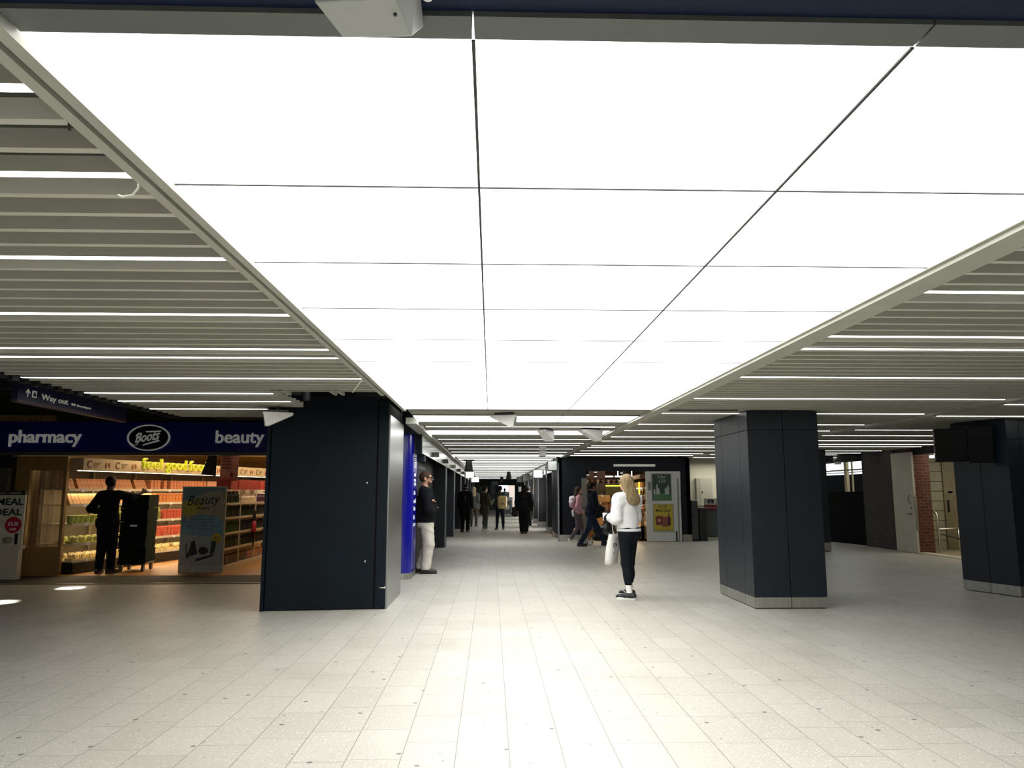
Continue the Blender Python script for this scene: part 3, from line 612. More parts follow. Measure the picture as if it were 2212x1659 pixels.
# ------------------------------------------------------------------ pharmacy front on the left
FB = M('fascia_blue', '#0e1678', 0.35, var=0.08, scale=2); LET = M('sign_letters', '#cfcfc6', 0.5, var=0.03, emit=0.12)  # faint glow put into the unlit sign letters
Y0 = 13.2
o = E('shop_sign', (-6.5, Y0, 2.14), 0, 'long dark blue shop fascia reading pharmacy, Boots and beauty', 'shop sign')
MB().box(-12, -1.7, Y0, Y0 + 0.1, 2.135, 2.66).build('board', FB, o)
MB().box(-12, -1.7, Y0 - 0.04, Y0 + 0.12, 2.08, 2.135).build('lower_rail', M('rail_grey', '#4a4b46', 0.4), o)
text_mb('pharmacy', 0.31, 0.005, 0, 0.03, (-8.36, Y0 - 0.012, 2.30), width=1.235).build('lettering', LET, o)
text_mb('beauty', 0.31, 0.005, 0, 0.03, (-4.82, Y0 - 0.012, 2.30), width=0.84).build('lettering', LET, o)
ox, oz = -5.96, 2.385
b = MB()
for k in range(48):
    a0, a1 = 2 * PI * k / 48, 2 * PI * (k + 1) / 48
    q = lambda a, s: (ox + 0.368 * s * math.cos(a), oz + (0.228 * s if s > 0.95 else 0.228 * s - 0.004) * math.sin(a))
    p = [q(a0, 0.93), q(a1, 0.93), q(a1, 1.0), q(a0, 1.0)]
    b.add([(x, y, z) for y in (Y0 - 0.03, Y0) for x, z in p], [(0, 3, 2, 1), (4, 5, 6, 7), (3, 7, 6, 2), (0, 1, 5, 4)])
b.build('oval_ring', LET, o)
MB().prism([(ox + 0.342 * math.cos(2 * PI * k / 40), oz + 0.212 * math.sin(2 * PI * k / 40)) for k in range(40)], Y0 - 0.012, Y0, lambda a, c, t: (a, t, c)).build('oval_field', M('oval_navy', '#060a24', 0.4), o)
sl = Vector((1, 0, 0.16)).normalized()
lg = text_mb('Boots', 0.235, 0.003, 0.32, 0.012, (ox - 0.235, Y0 - 0.022, oz - 0.09), sl, (0, 0, 1), width=0.42)
lg.prism([(ox - 0.1, oz - 0.142), (ox + 0.2, oz - 0.058), (ox + 0.17, oz - 0.036), (ox - 0.08, oz - 0.115)], Y0 - 0.028, Y0 - 0.016, lambda a, c, t: (a, t, c))
lg.prism([(ox - 0.06, oz + 0.115), (ox + 0.215, oz + 0.125), (ox + 0.19, oz + 0.098), (ox - 0.04, oz + 0.092)], Y0 - 0.028, Y0 - 0.016, lambda a, c, t: (a, t, c))
lg.tube([(ox - 0.3, Y0 - 0.02, oz - 0.09), (ox - 0.26, Y0 - 0.02, oz - 0.125), (ox - 0.2, Y0 - 0.02, oz - 0.13), (ox - 0.16, Y0 - 0.02, oz - 0.06), (ox - 0.13, Y0 - 0.02, oz + 0.08), (ox - 0.2, Y0 - 0.02, oz + 0.06), (ox - 0.22, Y0 - 0.02, oz + 0.02)], 0.007, 6)
lg.build('script_lettering', LET, o)
# hanging direction sign
SGN = M('sign_indigo', '#1a1a3c', 0.4, var=0.1)
o = E('direction_sign', (-4.75, 8.7, 2.36), 0, 'long dark indigo hanging sign reading Way out, left above the shop fascia', 'sign')
sy0, sy1, sx = 7.57, 9.83, -4.75
MB().box(sx - 0.06, sx, sy0, sy1, 2.372, 2.535).build('panel', SGN, o); MB().box(sx - 0.06, sx + 0.004, sy0, sy1, 2.345, 2.372).build('lower_lip', M('lip_mauve', '#4a3440', 0.4), o)
MB().box(sx - 0.05, sx - 0.01, sy0 + 0.1, sy1, 2.535, 2.55).build('top_rail', BLACK, o)
LS = M('sign_white', '#d6d6c8', 0.5, emit=0.1)
text_mb('Way out', 0.085, 0.001, 0, 0.004, (sx + 0.003, sy0 + 0.4, 2.42), (0, 1, 0), (0, 0, 1), width=0.5).build('lettering', LS, o)
text_mb('Broadgate', 0.033, 0.0005, 0, 0.004, (sx + 0.003, sy0 + 1.08, 2.42), (0, 1, 0), (0, 0, 1), width=0.3).build('lettering', LS, o)
b = MB().tube([(sx + 0.003, sy0 + 0.16, 2.415), (sx + 0.003, sy0 + 0.16, 2.49)], 0.005, 6).tube([(sx + 0.003, sy0 + 0.125, 2.455), (sx + 0.003, sy0 + 0.16, 2.492), (sx + 0.003, sy0 + 0.195, 2.455)], 0.005, 6); b.build('arrow', LS, o)
b = MB()
b.box(sx, sx + 0.004, sy0 + 0.235, sy0 + 0.31, 2.42, 2.49).build('pictogram_tile', LS, o)
b = MB().box(sx + 0.004, sx + 0.007, sy0 + 0.25, sy0 + 0.295, 2.43, 2.46).prism([(sy0 + 0.25, 2.462), (sy0 + 0.295, 2.462), (sy0 + 0.272, 2.482)], sx + 0.004, sx + 0.007, lambda a, c, t: (t, a, c)); b.build('pictogram', SGN, o)
b = MB().box(sx + 0.001, sx + 0.004, sy0 + 0.97, sy0 + 1.0, 2.42, 2.445).box(sx + 0.001, sx + 0.004, sy0 + 1.01, sy0 + 1.05, 2.42, 2.445); b.build('pictogram', LS, o)
for y in (7.85, 9.6):
    MB().tube([(sx - 0.03, y, 2.55), (sx - 0.03, y, 3.1)], 0.005, 6).build('hanger_rod', BLACK, o); MB().box(sx - 0.06, sx + 0.01, y - 0.03, y + 0.03, 2.535, 2.575).build('clamp', M('clamp_alu', '#b7b7b7', 0.3, 0.7), o)
# floor threshold
struct(MB().box(-12, -2.85, 12.46, 13.55, 0.0, 0.006), 'trim_threshold_mat', M('mat_brown', '#3a3428', 0.8, var=0.2, scale=30))
struct(MB().box(-12, -2.85, 12.36, 12.44, 0.0, 0.012), 'trim_threshold_strip', M('strip_alu', '#7b776a', 0.4, 0.4))
# shop shell
SHW = M('shop_wall', '#cbb890', 0.7, var=0.05)
struct(MB().box(-12.2, -1.7, 13.55, 25, 0.0, 0.008), 'floor_shop', M('shop_floor_oak', '#a9783c', 0.45, var=0.25, scale=4, stretch=(6, 0.6, 1)))
struct(MB().box(-12.2, -1.7, 13.4, 25, 2.42, 2.5), 'ceiling_shop', M('shop_ceiling', '#d9c9a0', 0.8))
struct(MB().box(-12.2, -1.7, 24.9, 25, 0, 2.5), 'wall_shop_back', SHW); struct(MB().box(-9.2, -9.1, 13.5, 25, 0, 2.5), 'wall_shop_left', SHW)
struct(MB().box(-1.75, -1.65, 13.5, 25, 0, 2.5), 'wall_shop_right', SHW)
struct(MB().box(-9.1, -8.42, 13.45, 13.6, 0, 2.1), 'wall_shop_front', M('shopfront_dark', '#1a1a1c', 0.6))
DL = M('downlight_glow', '#fff1cf', 0.5, emit=9, ecol='#ffe3ae')
for i, (x, y) in enumerate(((-4.55, 16.0), (-4.4, 18.2), (-4.3, 19.4), (-3.9, 20.5), (-4.3, 22.0), (-3.7, 22.6), (-6.2, 15.6), (-6.0, 17.4))):
    T(MB().lathe([(0.11, 2.405), (0.12, 2.419)], (x, y, 0), 16).build('downlight', DL), 'round glowing downlight in the pharmacy ceiling', 'ceiling light', 'downlights in the pharmacy ceiling')
# wooden glazed screen
OAK = M('oak_panel', '#8a6a38', 0.5, var=0.2, scale=6, stretch=(8, 8, 0.7))
o = E('glazed_screen', (-7.97, 13.62, 0), 0, 'oak framed glass screen at the pharmacy entrance beside the chiller', 'screen panel')
MB().box(-8.42, -8.17, 13.58, 13.66, 0, 2.08).box(-8.17, -7.53, 13.58, 13.66, 1.83, 2.08).box(-8.17, -7.53, 13.58, 13.66, 0, 0.5).box(-7.585, -7.53, 13.58, 13.66, 0.5, 1.83).build('frame', OAK, o, bevel=0.004)
MB().box(-8.17, -7.585, 13.615, 13.625, 0.5, 1.83).build('glass', M('clear_glass', '#ffffff', 0.02, var=0, trans=1.0, spec=0.5, alpha=0.35), o)
T(MB().box(-8.6, -8.38, 13.3, 13.4, 1.46, 1.86).build('wall_panel', M('dull_panel', '#4a4740', 0.6)), 'dull grey wall panel above the meal deal stand', 'panel')
T(MB().box(-9.0, -8.5, 13.0, 13.2, 1.82, 2.07).build('speaker_box', M('pale_box', '#71706b', 0.6)), 'pale box fixed under the fascia at the picture edge', 'box')
# meal deal stand
o = E('meal_deal_stand', (-8.3, 13.1, 0), 0, 'tall meal deal display stand with red price roundel at the picture edge', 'display stand')
CB = M('stand_card', '#cdc5b2', 0.7, var=0.04)
MB().box(-8.65, -7.9, 13.0, 13.12, 0.0, 0.5).box(-8.68, -7.87, 12.99, 13.13, 0.5, 0.56).build('plinth', CB, o, bevel=0.004)
MB().box(-8.66, -7.875, 13.02, 13.06, 0.56, 1.40).build('header_card', M('header_card', '#d3cfc0', 0.7), o)
MB().box(-8.66, -7.875, 13.0, 13.07, 1.40, 1.47).build('top_strip', M('strip_green', '#12251d', 0.6), o)
GT = M('green_ink', '#16301f', 0.6); REDI = M('red_ink', '#b01830', 0.6)
text_mb('MEAL', 0.155, 0.004, 0, 0.004, (-8.345, 13.017, 1.235), width=0.44).build('lettering', GT, o); text_mb('DEAL', 0.155, 0.004, 0, 0.004, (-8.375, 13.017, 1.06), width=0.46).build('lettering', GT, o)
text_mb('MAIN + SNACK + DRINK', 0.04, 0, 0, 0.004, (-8.6, 12.998, 1.42), width=0.66).build('lettering', CB, o)
MB().lathe([(0.135, 0), (0.135, 0.006)], (0, 0, 0), 28).xf(Matrix.Translation((-8.035, 13.019, 0.90)) @ Matrix.Rotation(R(90), 4, 'X')).build('price_roundel', REDI, o)
text_mb('£4.50', 0.09, 0.002, 0, 0.003, (-8.12, 13.010, 0.89), width=0.17).build('lettering', WT, o); text_mb('£4.99', 0.06, 0.001, 0, 0.003, (-8.09, 13.010, 0.81), width=0.11).build('lettering', WT, o)
b = MB().box(-8.34, -8.27, 13.012, 13.02, 0.62, 0.78).lathe([(0.06, 0), (0.075, 0.08), (0.03, 0.1)], (-8.1, 13.02, 0.6), 12); b.build('food_picture', M('picture_food', '#8d8a70', 0.7, var=0.5, scale=25), o)
MB().box(-7.99, -7.94, 13.012, 13.02, 0.58, 0.76).build('bottle_picture', M('picture_bottle', '#31201c', 0.6), o)

# ------------------------------------------------------------------ chilled food wall
FX = R(76.9)
fr = E('chiller_cabinet', (-7.4, 13.78, 0), FX, 'long open chilled food wall with lit shelves inside the pharmacy', 'chiller')
Lf = 7.2
INN = M('chiller_inner', '#6e6048', 0.6, var=0.05); SHF = M('chiller_shelf', '#d7cfb8', 0.35, var=0.05); KCK = M('chiller_bumper', '#17160f', 0.5, var=0.3, scale=20)
MB().box(0, Lf, 0.0, 0.85, 0.01, 0.2).build('bumper_base', KCK, fr, local=True)
MB().box(0, Lf, 0.8, 0.85, 0.2, 1.84).build('back_panel', INN, fr, local=True)
MB().box(Lf - 0.05, Lf, 0, 0.85, 0.2, 1.84).build('end_panel', INN, fr, local=True)
MB().box(0, Lf, -0.05, 0.85, 1.84, 2.06).build('canopy', M('canopy_cream', '#b7a480', 0.5, var=0.08, scale=5), fr, local=True)
lz = [0.23, 0.53, 0.88, 1.225, 1.5]; ld = [0.02, 0.04, 0.10, 0.16, 0.22]
for i, z in enumerate(lz):
    s = MB().box(0, Lf - 0.05, ld[i], 0.8, z - 0.02, z).box(0, Lf - 0.05, ld[i] - 0.012, ld[i], z - 0.035, z + 0.012).build('shelf', SHF, fr, local=True)
    x = 0.3
    while x < Lf - 0.3: MB().box(x, x + 0.07, ld[i] - 0.017, ld[i] - 0.012, z - 0.045, z + 0.005).build('price_ticket', WT, s, local=True); x += 0.62
for x in (0.02, 1.2, 2.4, 3.6, 4.8, 6.0): MB().box(x, x + 0.03, 0.74, 0.78, 0.2, 1.84).build('upright', M('upright_pale', '#a39678', 0.4), fr, local=True)
LED = M('led_warm', '#fff0d0', 0.5, emit=9, ecol='#ffe6bf'); LED2 = M('led_warm_soft', '#fff0d0', 0.5, emit=24, ecol='#ffe6bf')
MB().box(0.05, Lf - 0.1, 0.1, 0.11, 1.83, 1.838).build('led_strip', LED, fr, local=True)
for i in (1, 2, 3, 4): MB().box(0.05, Lf - 0.1, ld[i] + 0.02, ld[i] + 0.035, lz[i] - 0.033, lz[i] - 0.022).build('led_strip', LED2, fr, local=True)
b = MB(); b2 = MB(); x = 0.06
while x < Lf - 0.5:
    b.tube([(x + 0.1 + 0.06 * math.cos(t), -0.053, 1.95 + 0.06 * math.sin(t)) for t in np.linspace(0.8, 5.4, 10)], 0.009, 5)
    for k in range(4): b.box(x + 0.19, x + 0.36 - 0.03 * k, -0.055, -0.05, 1.975 - 0.025 * k, 1.985 - 0.025 * k)
    b2.ell((x + 0.5, -0.05, 1.94), (0.03, 0.006, 0.06)); b2.ell((x + 0.58, -0.05, 1.95), (0.035, 0.006, 0.05)); x += 0.72
b.build('canopy_writing', M('brown_ink', '#6d4326', 0.7), fr, local=True); b2.build('canopy_picture', M('brown_picture', '#8a5030', 0.7, var=0.5, scale=30), fr, local=True)
# products: prototypes then copies
def pm(n, c, v=0.3, e=0.0): return M('pack_' + n, c, 0.4, var=v, scale=22, emit=e)
def wedge(n, c): return MB().prism([(-0.05, 0), (0.05, 0), (0.05, 0.13), (0.02, 0.15)], -0.035, 0.035, lambda a, cc, t: (t, -a if False else a, cc)).build('sandwich_pack', pm(n, c))
def flatpack(n, c): return MB().box(-0.042, 0.042, -0.05, 0.06, 0, 0.15).box(-0.03, 0.03, -0.052, -0.05, 0.09, 0.13).build('wrap_pack', pm(n, c), bevel=0.006)
def bottle(n, c, h=0.19): return MB().lathe([(0.03, 0), (0.033, 0.01), (0.033, h * 0.62), (0.014, h * 0.82), (0.014, h), (0.001, h)], n=10).build('drink_bottle', pm(n, c), smooth=False)
def tub(n, c): return MB().lathe([(0.05, 0), (0.06, 0.06), (0.063, 0.065), (0.001, 0.07)], n=12).build('salad_tub', pm(n, c))
def tray(n, c):
    r = random.Random(n); b = MB().box(-0.08, 0.08, -0.06, 0.06, 0, 0.02)
    for k in range(5): b.ell((r.uniform(-.06, .06), r.uniform(-.04, .04), 0.035), (0.035, 0.025, 0.022), 8, 5)
    return b.build('food_tray', pm(n, c, 0.45))
def bag(n, c):
    return MB().prism([(-0.05, 0), (0.05, 0), (0.055, 0.06), (0.03, 0.13), (0.045, 0.15), (-0.045, 0.15), (-0.03, 0.13), (-0.055, 0.06)], -0.03, 0.03, lambda a, c_, t: (a, t, c_)).build('snack_bag', pm(n, c), bevel=0.008)
frm = W[fr.name]
def place_row(proto, n0, n1, step, si, label, cat, group, y=None, jit=0.5, first=True, tilt=0.06, skip=0.06, rows_=1):
    z = lz[si]; x = n0; used = False
    while x < n1:
        for q in range(rows_):
            if random.random() < skip: continue
            loc = frm @ Vector((x + random.uniform(-0.003, 0.003), (ld[si] + 0.1 if y is None else y) + q * 0.2, z + 0.001)); rz = FX + random.uniform(-tilt, tilt)
            if not used:
                proto.location = loc; proto.rotation_euler = (0, 0, rz); proto.scale = (1.12, 1.25, 1.3); T(proto, label, cat, group); used = True
                if 'tray' in cat: proto.scale = (1.05, 1.2, 2.3)
                if 'tub' in cat: proto.scale = (0.95, 0.95, 2.2)
            else: copy_tree(proto, loc=loc, rz=rz)
        x += step
PRD = [
 (wedge('salmon', '#c98a5a'), 0.08, 2.2, 0.085, 4, 'salmon orange sandwich pack on the chiller top shelf, left end', 'sandwich pack'),
 (flatpack('peach', '#d08a64'), 2.3, 4.2, 0.108, 4, 'peach wrap pack on the chiller top shelf, middle', 'wrap pack'),
 (flatpack('pink', '#d9a08c'), 4.3, 5.58, 0.108, 4, 'pale pink wrap pack on the chiller top shelf, past the middle', 'wrap pack'),
 (bottle('violet', '#8d86a8', 0.2), 5.68, 7.0, 0.085, 4, 'violet bottle on the chiller top shelf, far end', 'bottle'),
 (wedge('gold', '#c9964e'), 0.08, 2.3, 0.085, 3, 'golden sandwich pack on the second chiller shelf, left end', 'sandwich pack'),
 (flatpack('orange', '#cf8348'), 2.42, 4.6, 0.108, 3, 'orange wrap pack on the second chiller shelf, middle', 'wrap pack'),
 (bag('lime', '#b5b06a'), 4.7, 7.0, 0.13, 3, 'lime snack bag on the second chiller shelf, far end', 'snack bag'),
 (tub('green', '#9da85a'), 0.08, 1.2, 0.13, 2, 'green salad tub on the middle chiller shelf, left end', 'salad tub'),
 (bottle('olive', '#8f8a44', 0.2), 1.25, 2.5, 0.078, 2, 'olive smoothie bottle on the middle chiller shelf', 'bottle'),
 (flatpack('red', '#b9533f'), 2.62, 4.95, 0.108, 2, 'red wrap pack on the middle chiller shelf', 'wrap pack'),
 (tray('beige', '#c9b27a'), 5.1, 7.0, 0.18, 2, 'beige food tray on the middle chiller shelf, far end', 'food tray'),
 (tray('leaf', '#a9a95e'), 0.1, 2.2, 0.18, 1, 'leafy food tray on the fourth chiller shelf, left end', 'food tray'),
 (flatpack('coral', '#c25f48'), 2.36, 4.86, 0.112, 1, 'coral pack on the fourth chiller shelf, middle', 'wrap pack'),
 (tray('oat', '#bda066'), 5.0, 7.0, 0.18, 1, 'oat coloured food tray on the fourth chiller shelf, far end', 'food tray'),
 (tray('cream', '#d3c088'), 0.1, 3.4, 0.18, 0, 'cream food tray in the chiller well, left half', 'food tray'),
 (tray('yellow', '#cdb04e'), 3.56, 7.0, 0.18, 0, 'yellow food tray in the chiller well, right half', 'food tray')]
for p, a, c, st, si, lb, cat in PRD:
    place_row(p, a, c, st, si, lb, cat, lb.split(' on ')[0].split(' in ')[0] + 's in a chiller row', rows_=2 if si < 2 else 1)
# hanging green letters
YG = M('lime_letters', '#b9bd20', 0.4, emit=0.15)  # slight glow put into the hanging letters, which are no lamp
ud = Vector((math.cos(FX), math.sin(FX), 0)); nd = Vector((math.sin(FX), -math.cos(FX), 0))
o = E('hanging_letters', tuple(Vector((-7.4, 13.78, 1.9)) + ud * 2.4), 0, 'lime green hanging letters reading feel good food before the chiller canopy', 'sign')
b0 = Vector((-7.4, 13.78, 1.905)) + ud * 1.2 + nd * 0.32
for wd, off, w_ in (('feel', 0.0, 0.6), ('good', 0.72, 0.68), ('food', 1.5, 0.64)):
    text_mb(wd, 0.3, 0.003, 0, 0.05, tuple(b0 + ud * off), ud, (0, 0, 1), width=w_).build('lettering', YG, o)
for t in (0.1, 0.75, 1.55, 2.1):
    p = b0 + ud * t; MB().tube([tuple(p + Vector((0, 0, 0.15))), (p.x, p.y, 2.42)], 0.004, 5).build('hanging_wire', BLACK, o)
# ------------------------------------------------------------------ beauty gondola with poster end
o = E('gondola_shelving', (-5.2, 15.2, 0), 0, 'pharmacy gondola shelving with a Beauty drop-in poster on its end', 'shelving')
GW = M('gondola_white', '#cfc8b4', 0.5, var=0.04)
MB().box(-5.64, -4.84, 13.98, 14.02, 0.0, 1.55).build('end_panel', M('end_frame', '#b9b9ac', 0.4), o, bevel=0.004)
MB().box(-5.64, -4.84, 14.02, 17.6, 0.0, 0.12).box(-5.3, -5.26, 14.02, 17.6, 0.1, 1.5).build('base', GW, o)
gz = [0.13, 0.42, 0.7, 0.98, 1.24]
for z in gz[1:]: MB().box(-5.26, -4.86, 14.05, 17.6, z - 0.02, z).box(-4.86, -4.845, 14.05, 17.6, z - 0.03, z + 0.01).build('shelf', GW, o)
for y in (14.8, 15.75, 16.7): MB().box(-4.858, -4.843, y, y + 0.03, 0.1, 1.5).build('upright', GW, o)
# poster, layered flat shapes
pt = MB().box(-5.615, -4.865, 13.972, 13.98, 0.13, 1.53).build('poster', M('poster_teal', '#6f8f93', 0.35, var=0.05, scale=3), o)
def ring(cx, cz, rx, rz, y, n=40, clipx=(-5.615, -4.865), clipz=(0.13, 1.53)):
    return [(min(max(cx + rx * math.cos(2 * PI * k / n), clipx[0]), clipx[1]), min(max(cz + rz * math.sin(2 * PI * k / n), clipz[0]), clipz[1])) for k in range(n)]
def flat(poly, y, name, mat, parent=pt): return MB().prism(poly, y - 0.0015, y, lambda a, c, t: (a, t, c)).build(name, mat, parent)
flat(ring(-5.0, 1.05, 0.55, 0.42, 0), 13.971, 'beige_shape', M('poster_sand', '#a79f86', 0.4))
flat([(-5.615, 1.0), (-5.35, 1.08), (-5.2, 1.25), (-5.4, 1.33), (-5.615, 1.28)], 13.9695, 'yellow_shape', M('poster_yellow', '#b5a94a', 0.4))
flat(ring(-5.2, 0.68, 0.46, 0.36, 0), 13.968, 'blue_shape', M('poster_blue', '#7d9fb0', 0.4))
flat([(-5.615, 0.13), (-4.865, 0.13), (-4.865, 0.62), (-5.3, 0.66), (-5.615, 0.7)], 13.9665, 'table_shape', M('poster_grey', '#a5a9a4', 0.4))
INK = M('poster_ink', '#1d2220', 0.6)
text_mb('Beauty', 0.25, 0.001, 0.3, 0.002, (-5.55, 13.964, 1.205), Vector((1, 0, 0.06)), (0, 0, 1), width=0.6).build('lettering', INK, pt)
text_mb('drop-in', 0.085, 0.001, 0, 0.002, (-5.36, 13.964, 1.135), width=0.24).build('lettering', INK, pt)
for i, (t, w_) in enumerate((('Talk to our Beauty Crew for', 0.42), ('FREE unbiased appointments', 0.46), ('Foundation shade matching', 0.44), ('Recommended skin and make-up', 0.56), ('Expert advice, tips and more', 0.42))):
    text_mb(t, 0.04, 0, 0, 0.002, (-5.46 - (w_ - 0.42) / 2, 13.964, 1.0 - 0.055 * i), width=w_).build('lettering', INK if i < 2 else M('poster_ink_soft', '#4a5a60', 0.6), pt)
flat(ring(-4.97, 0.62, 0.09, 0.09, 0), 13.9645, 'yellow_roundel', M('roundel_yellow', '#c9b42c', 0.4))
for i, t in enumerate(('Visit our', 'beauty', 'counter')): text_mb(t, 0.03, 0, 0, 0.002, (-5.02, 13.961, 0.645 - 0.035 * i), width=0.1).build('lettering', INK, pt)
PD = M('poster_dark', '#2a2f30', 0.5)
flat([(-5.5, 0.26), (-5.46, 0.26), (-5.45, 0.36), (-5.51, 0.36)], 13.964, 'brush_pot', PD); flat([(-5.50, 0.36), (-5.49, 0.36), (-5.50, 0.52), (-5.52, 0.5)], 13.964, 'brush', PD)
flat([(-5.48, 0.28), (-5.3, 0.34), (-5.36, 0.58), (-5.42, 0.56)], 13.963, 'compact', PD); flat(ring(-5.2, 0.40, 0.09, 0.07, 0), 13.964, 'pot', PD)
flat([(-5.08, 0.33), (-5.0, 0.36), (-4.97, 0.56), (-5.06, 0.58)], 13.963, 'compact', PD); flat([(-5.34, 0.2), (-5.02, 0.30), (-5.0, 0.34), (-5.32, 0.26)], 13.9625, 'palette', M('poster_navy', '#232a48', 0.5))
gb = []
def gfill(proto, si, y0, y1, step, label, cat, x=-4.95, two=True):
    y = y0; used = False
    while y < y1:
        for xx in ((x, x - 0.1) if two else (x,)):
            loc = (xx + random.uniform(-.006, .006), y, gz[si] + 0.001)
            if not used: proto.location = loc; T(proto, label, cat, label.split(' on ')[0] + 's on the gondola'); used = True
            else: copy_tree(proto, loc=loc, rz=random.uniform(-.2, .2))
        y += step
gfill(bottle('bottle_dark_green', '#16291f', 0.22), 4, 14.15, 15.0, 0.085, 'dark green bottle on the gondola top shelf beside the poster', 'bottle')
gfill(bottle('bottle_cream', '#c9b79c', 0.16), 4, 15.05, 16.0, 0.09, 'cream bottle on the gondola top shelf, middle', 'bottle')
gfill(bottle('bottle_plum', '#4a2a48', 0.17), 4, 16.05, 17.4, 0.09, 'plum bottle on the gondola top shelf, far end', 'bottle')
gfill(bottle('bottle_bottle_green', '#1d3526', 0.2), 3, 14.15, 15.7, 0.085, 'bottle green bottle on the second gondola shelf', 'bottle', two=False)
gfill(bottle('bottle_slate', '#2b3b4a', 0.2), 3, 15.8, 17.4, 0.085, 'slate bottle on the second gondola shelf, far end', 'bottle', two=False)
gfill(bottle('bottle_leaf', '#2f5a2c', 0.2), 2, 14.15, 15.0, 0.085, 'leaf green bottle on the third gondola shelf', 'bottle', two=False)
gfill(bottle('bottle_navy', '#1c2a44', 0.2), 2, 15.1, 17.4, 0.085, 'navy bottle on the third gondola shelf, far end', 'bottle', two=False)
gfill(bottle('bottle_moss', '#3c5128', 0.2), 1, 14.15, 15.2, 0.085, 'moss green bottle on the fourth gondola shelf', 'bottle', two=False)
gfill(bottle('bottle_ink', '#20242c', 0.2), 1, 15.3, 17.4, 0.085, 'ink black bottle on the fourth gondola shelf, far end', 'bottle', two=False)
gfill(flatpack('carton_dark', '#3a3330'), 0, 14.2, 15.5, 0.11, 'dark carton on the gondola base shelf', 'carton', two=False)
gfill(flatpack('carton_rose', '#b98d84'), 0, 15.6, 17.4, 0.11, 'rose carton on the gondola base shelf, far end', 'carton', two=False)
# red ticket row on top, hanging banners, back counters
for i, y in enumerate((14.5, 15.0, 15.5, 16.0, 16.6)):
    T(MB().box(-5.22, -4.95, y, y + 0.36, 1.5, 1.69).build('offer_card', M('offer_red', '#a23a30', 0.6, var=0.2)), f'red offer card standing on top of the gondola, {ORD[i]} from the poster', 'card', 'red offer cards on the gondola')
BN = M('banner_pink', '#b07a70', 0.7, var=0.2, scale=6)
def banner(x0, x1, y, z0, z1, label, mat=BN, poly=None):
    o = E('hanging_banner', ((x0 + x1) / 2, y, z0), 0, label, 'banner')
    MB().prism(poly or [(x0, z0), (x1, z0), (x1, z1), (x0, z1)], y, y + 0.006, lambda a, c, t: (a, t, c)).build('sheet', mat, o)
    for x in (x0 + 0.05, x1 - 0.05): MB().tube([(x, y, z1 - 0.02), (x, y, 2.42)], 0.003, 5).build('hanging_wire', BLACK, o)
    return o
bo = banner(-5.2, -4.86, 14.6, 1.66, 2.3, 'pink hanging banner with a diamond mark above the gondola')
MB().prism([(-4.98, 1.72), (-4.94, 1.78), (-4.98, 1.84), (-5.02, 1.78)], 14.59, 14.6, lambda a, c, t: (a, t, c)).build('diamond', M('banner_ink', '#6a2c28', 0.7), bo)
b = MB()
for k in range(6): b.box(-5.17, -5.0, 14.592, 14.6, 2.2 - 0.06 * k, 2.22 - 0.06 * k)
b.build('lines', M('banner_ink', '#6a2c28', 0.7), bo)
banner(-5.42, -5.16, 14.3, 1.76, 2.3, 'black tapering hanging banner left of the pink one', M('banner_black', '#15171c', 0.6), [(-5.45, 1.77), (-5.17, 1.75), (-5.17, 2.3), (-5.26, 2.3)])
banner(-4.9, -4.6, 17.5, 1.72, 2.25, 'red hanging banner at the right end of the shop view', M('banner_red', '#9a3028', 0.7))
o = E('shelving', (-4.3, 22.5, 0), 0, 'pale distant shelving with counter at the back of the pharmacy', 'shelving')
MB().box(-6.5, -2.0, 24.2, 24.6, 0, 1.0).build('counter', GW, o); MB().box(-6.5, -2.0, 24.7, 24.88, 1.0, 1.9).build('back_shelves', M('back_stock', '#8f7a58', 0.6, var=0.5, scale=9), o)
text_mb('PHARMACY', 0.2, 0.004, 0, 0.02, (-5.2, 24.66, 1.6), width=1.3).build('lettering', M('brown_letters', '#4a3a26', 0.6), o)
o = E('umbrella', (-4.78, 15.55, 0.35), 0, 'folded red and black umbrella hanging on the gondola side', 'umbrella')
MB().lathe([(0.01, 0.0), (0.045, 0.35), (0.03, 0.7), (0.01, 0.78)], (-4.8, 15.55, 0.35), 10).build('canopy', M('umbrella_dark', '#1a1518', 0.5), o, smooth=True)
MB().lathe([(0.047, 0.3), (0.048, 0.35), (0.043, 0.52)], (-4.8, 15.55, 0.35), 10).build('band', M('umbrella_red', '#b0243a', 0.5), o, smooth=True)

# ------------------------------------------------------------------ lit food shop on the right
YS = 22.4
struct(MB().box(2.0, 2.86, YS, YS + 0.12, 0.2, 2.47).box(5.68, 5.96, YS, YS + 0.12, 0.2, 2.47).box(2.86, 5.68, YS, YS + 0.12, 2.07, 2.47).box(2.0, 2.12, YS, 24.3, 0.2, 2.47).box(5.84, 5.96, YS, 24.9, 0.2, 2.47), 'wall_food_shop', NAVY2)
struct(MB().box(1.995, 2.7, YS - 0.01, YS + 0.1, 0.0, 0.2).box(5.7, 5.97, YS - 0.01, YS + 0.1, 0, 0.2), 'baseboard_food_shop', STEEL)
struct(MB().box(1.985, 2.03, YS - 0.012, YS + 0.02, 0.0, 2.3), 'trim_food_shop_corner', M('edge_alu', '#8f969a', 0.3, 0.8))
struct(MB().box(2.70, 2.86, YS - 0.02, YS + 0.05, 0, 1.86), 'trim_food_shop_jamb', M('jamb_grey', '#6c6a62', 0.5))
T(MB().box(3.66, 4.9, YS - 0.12, YS - 0.02, 2.2, 2.27).build('batten_light', M('batten_dim', '#b9b9b0', 0.5, emit=0.25), bevel=0.01), 'unlit pale batten fitting on the navy wall above the food shop opening', 'light fitting')  # unlit fitting given a faint glow so it reads pale
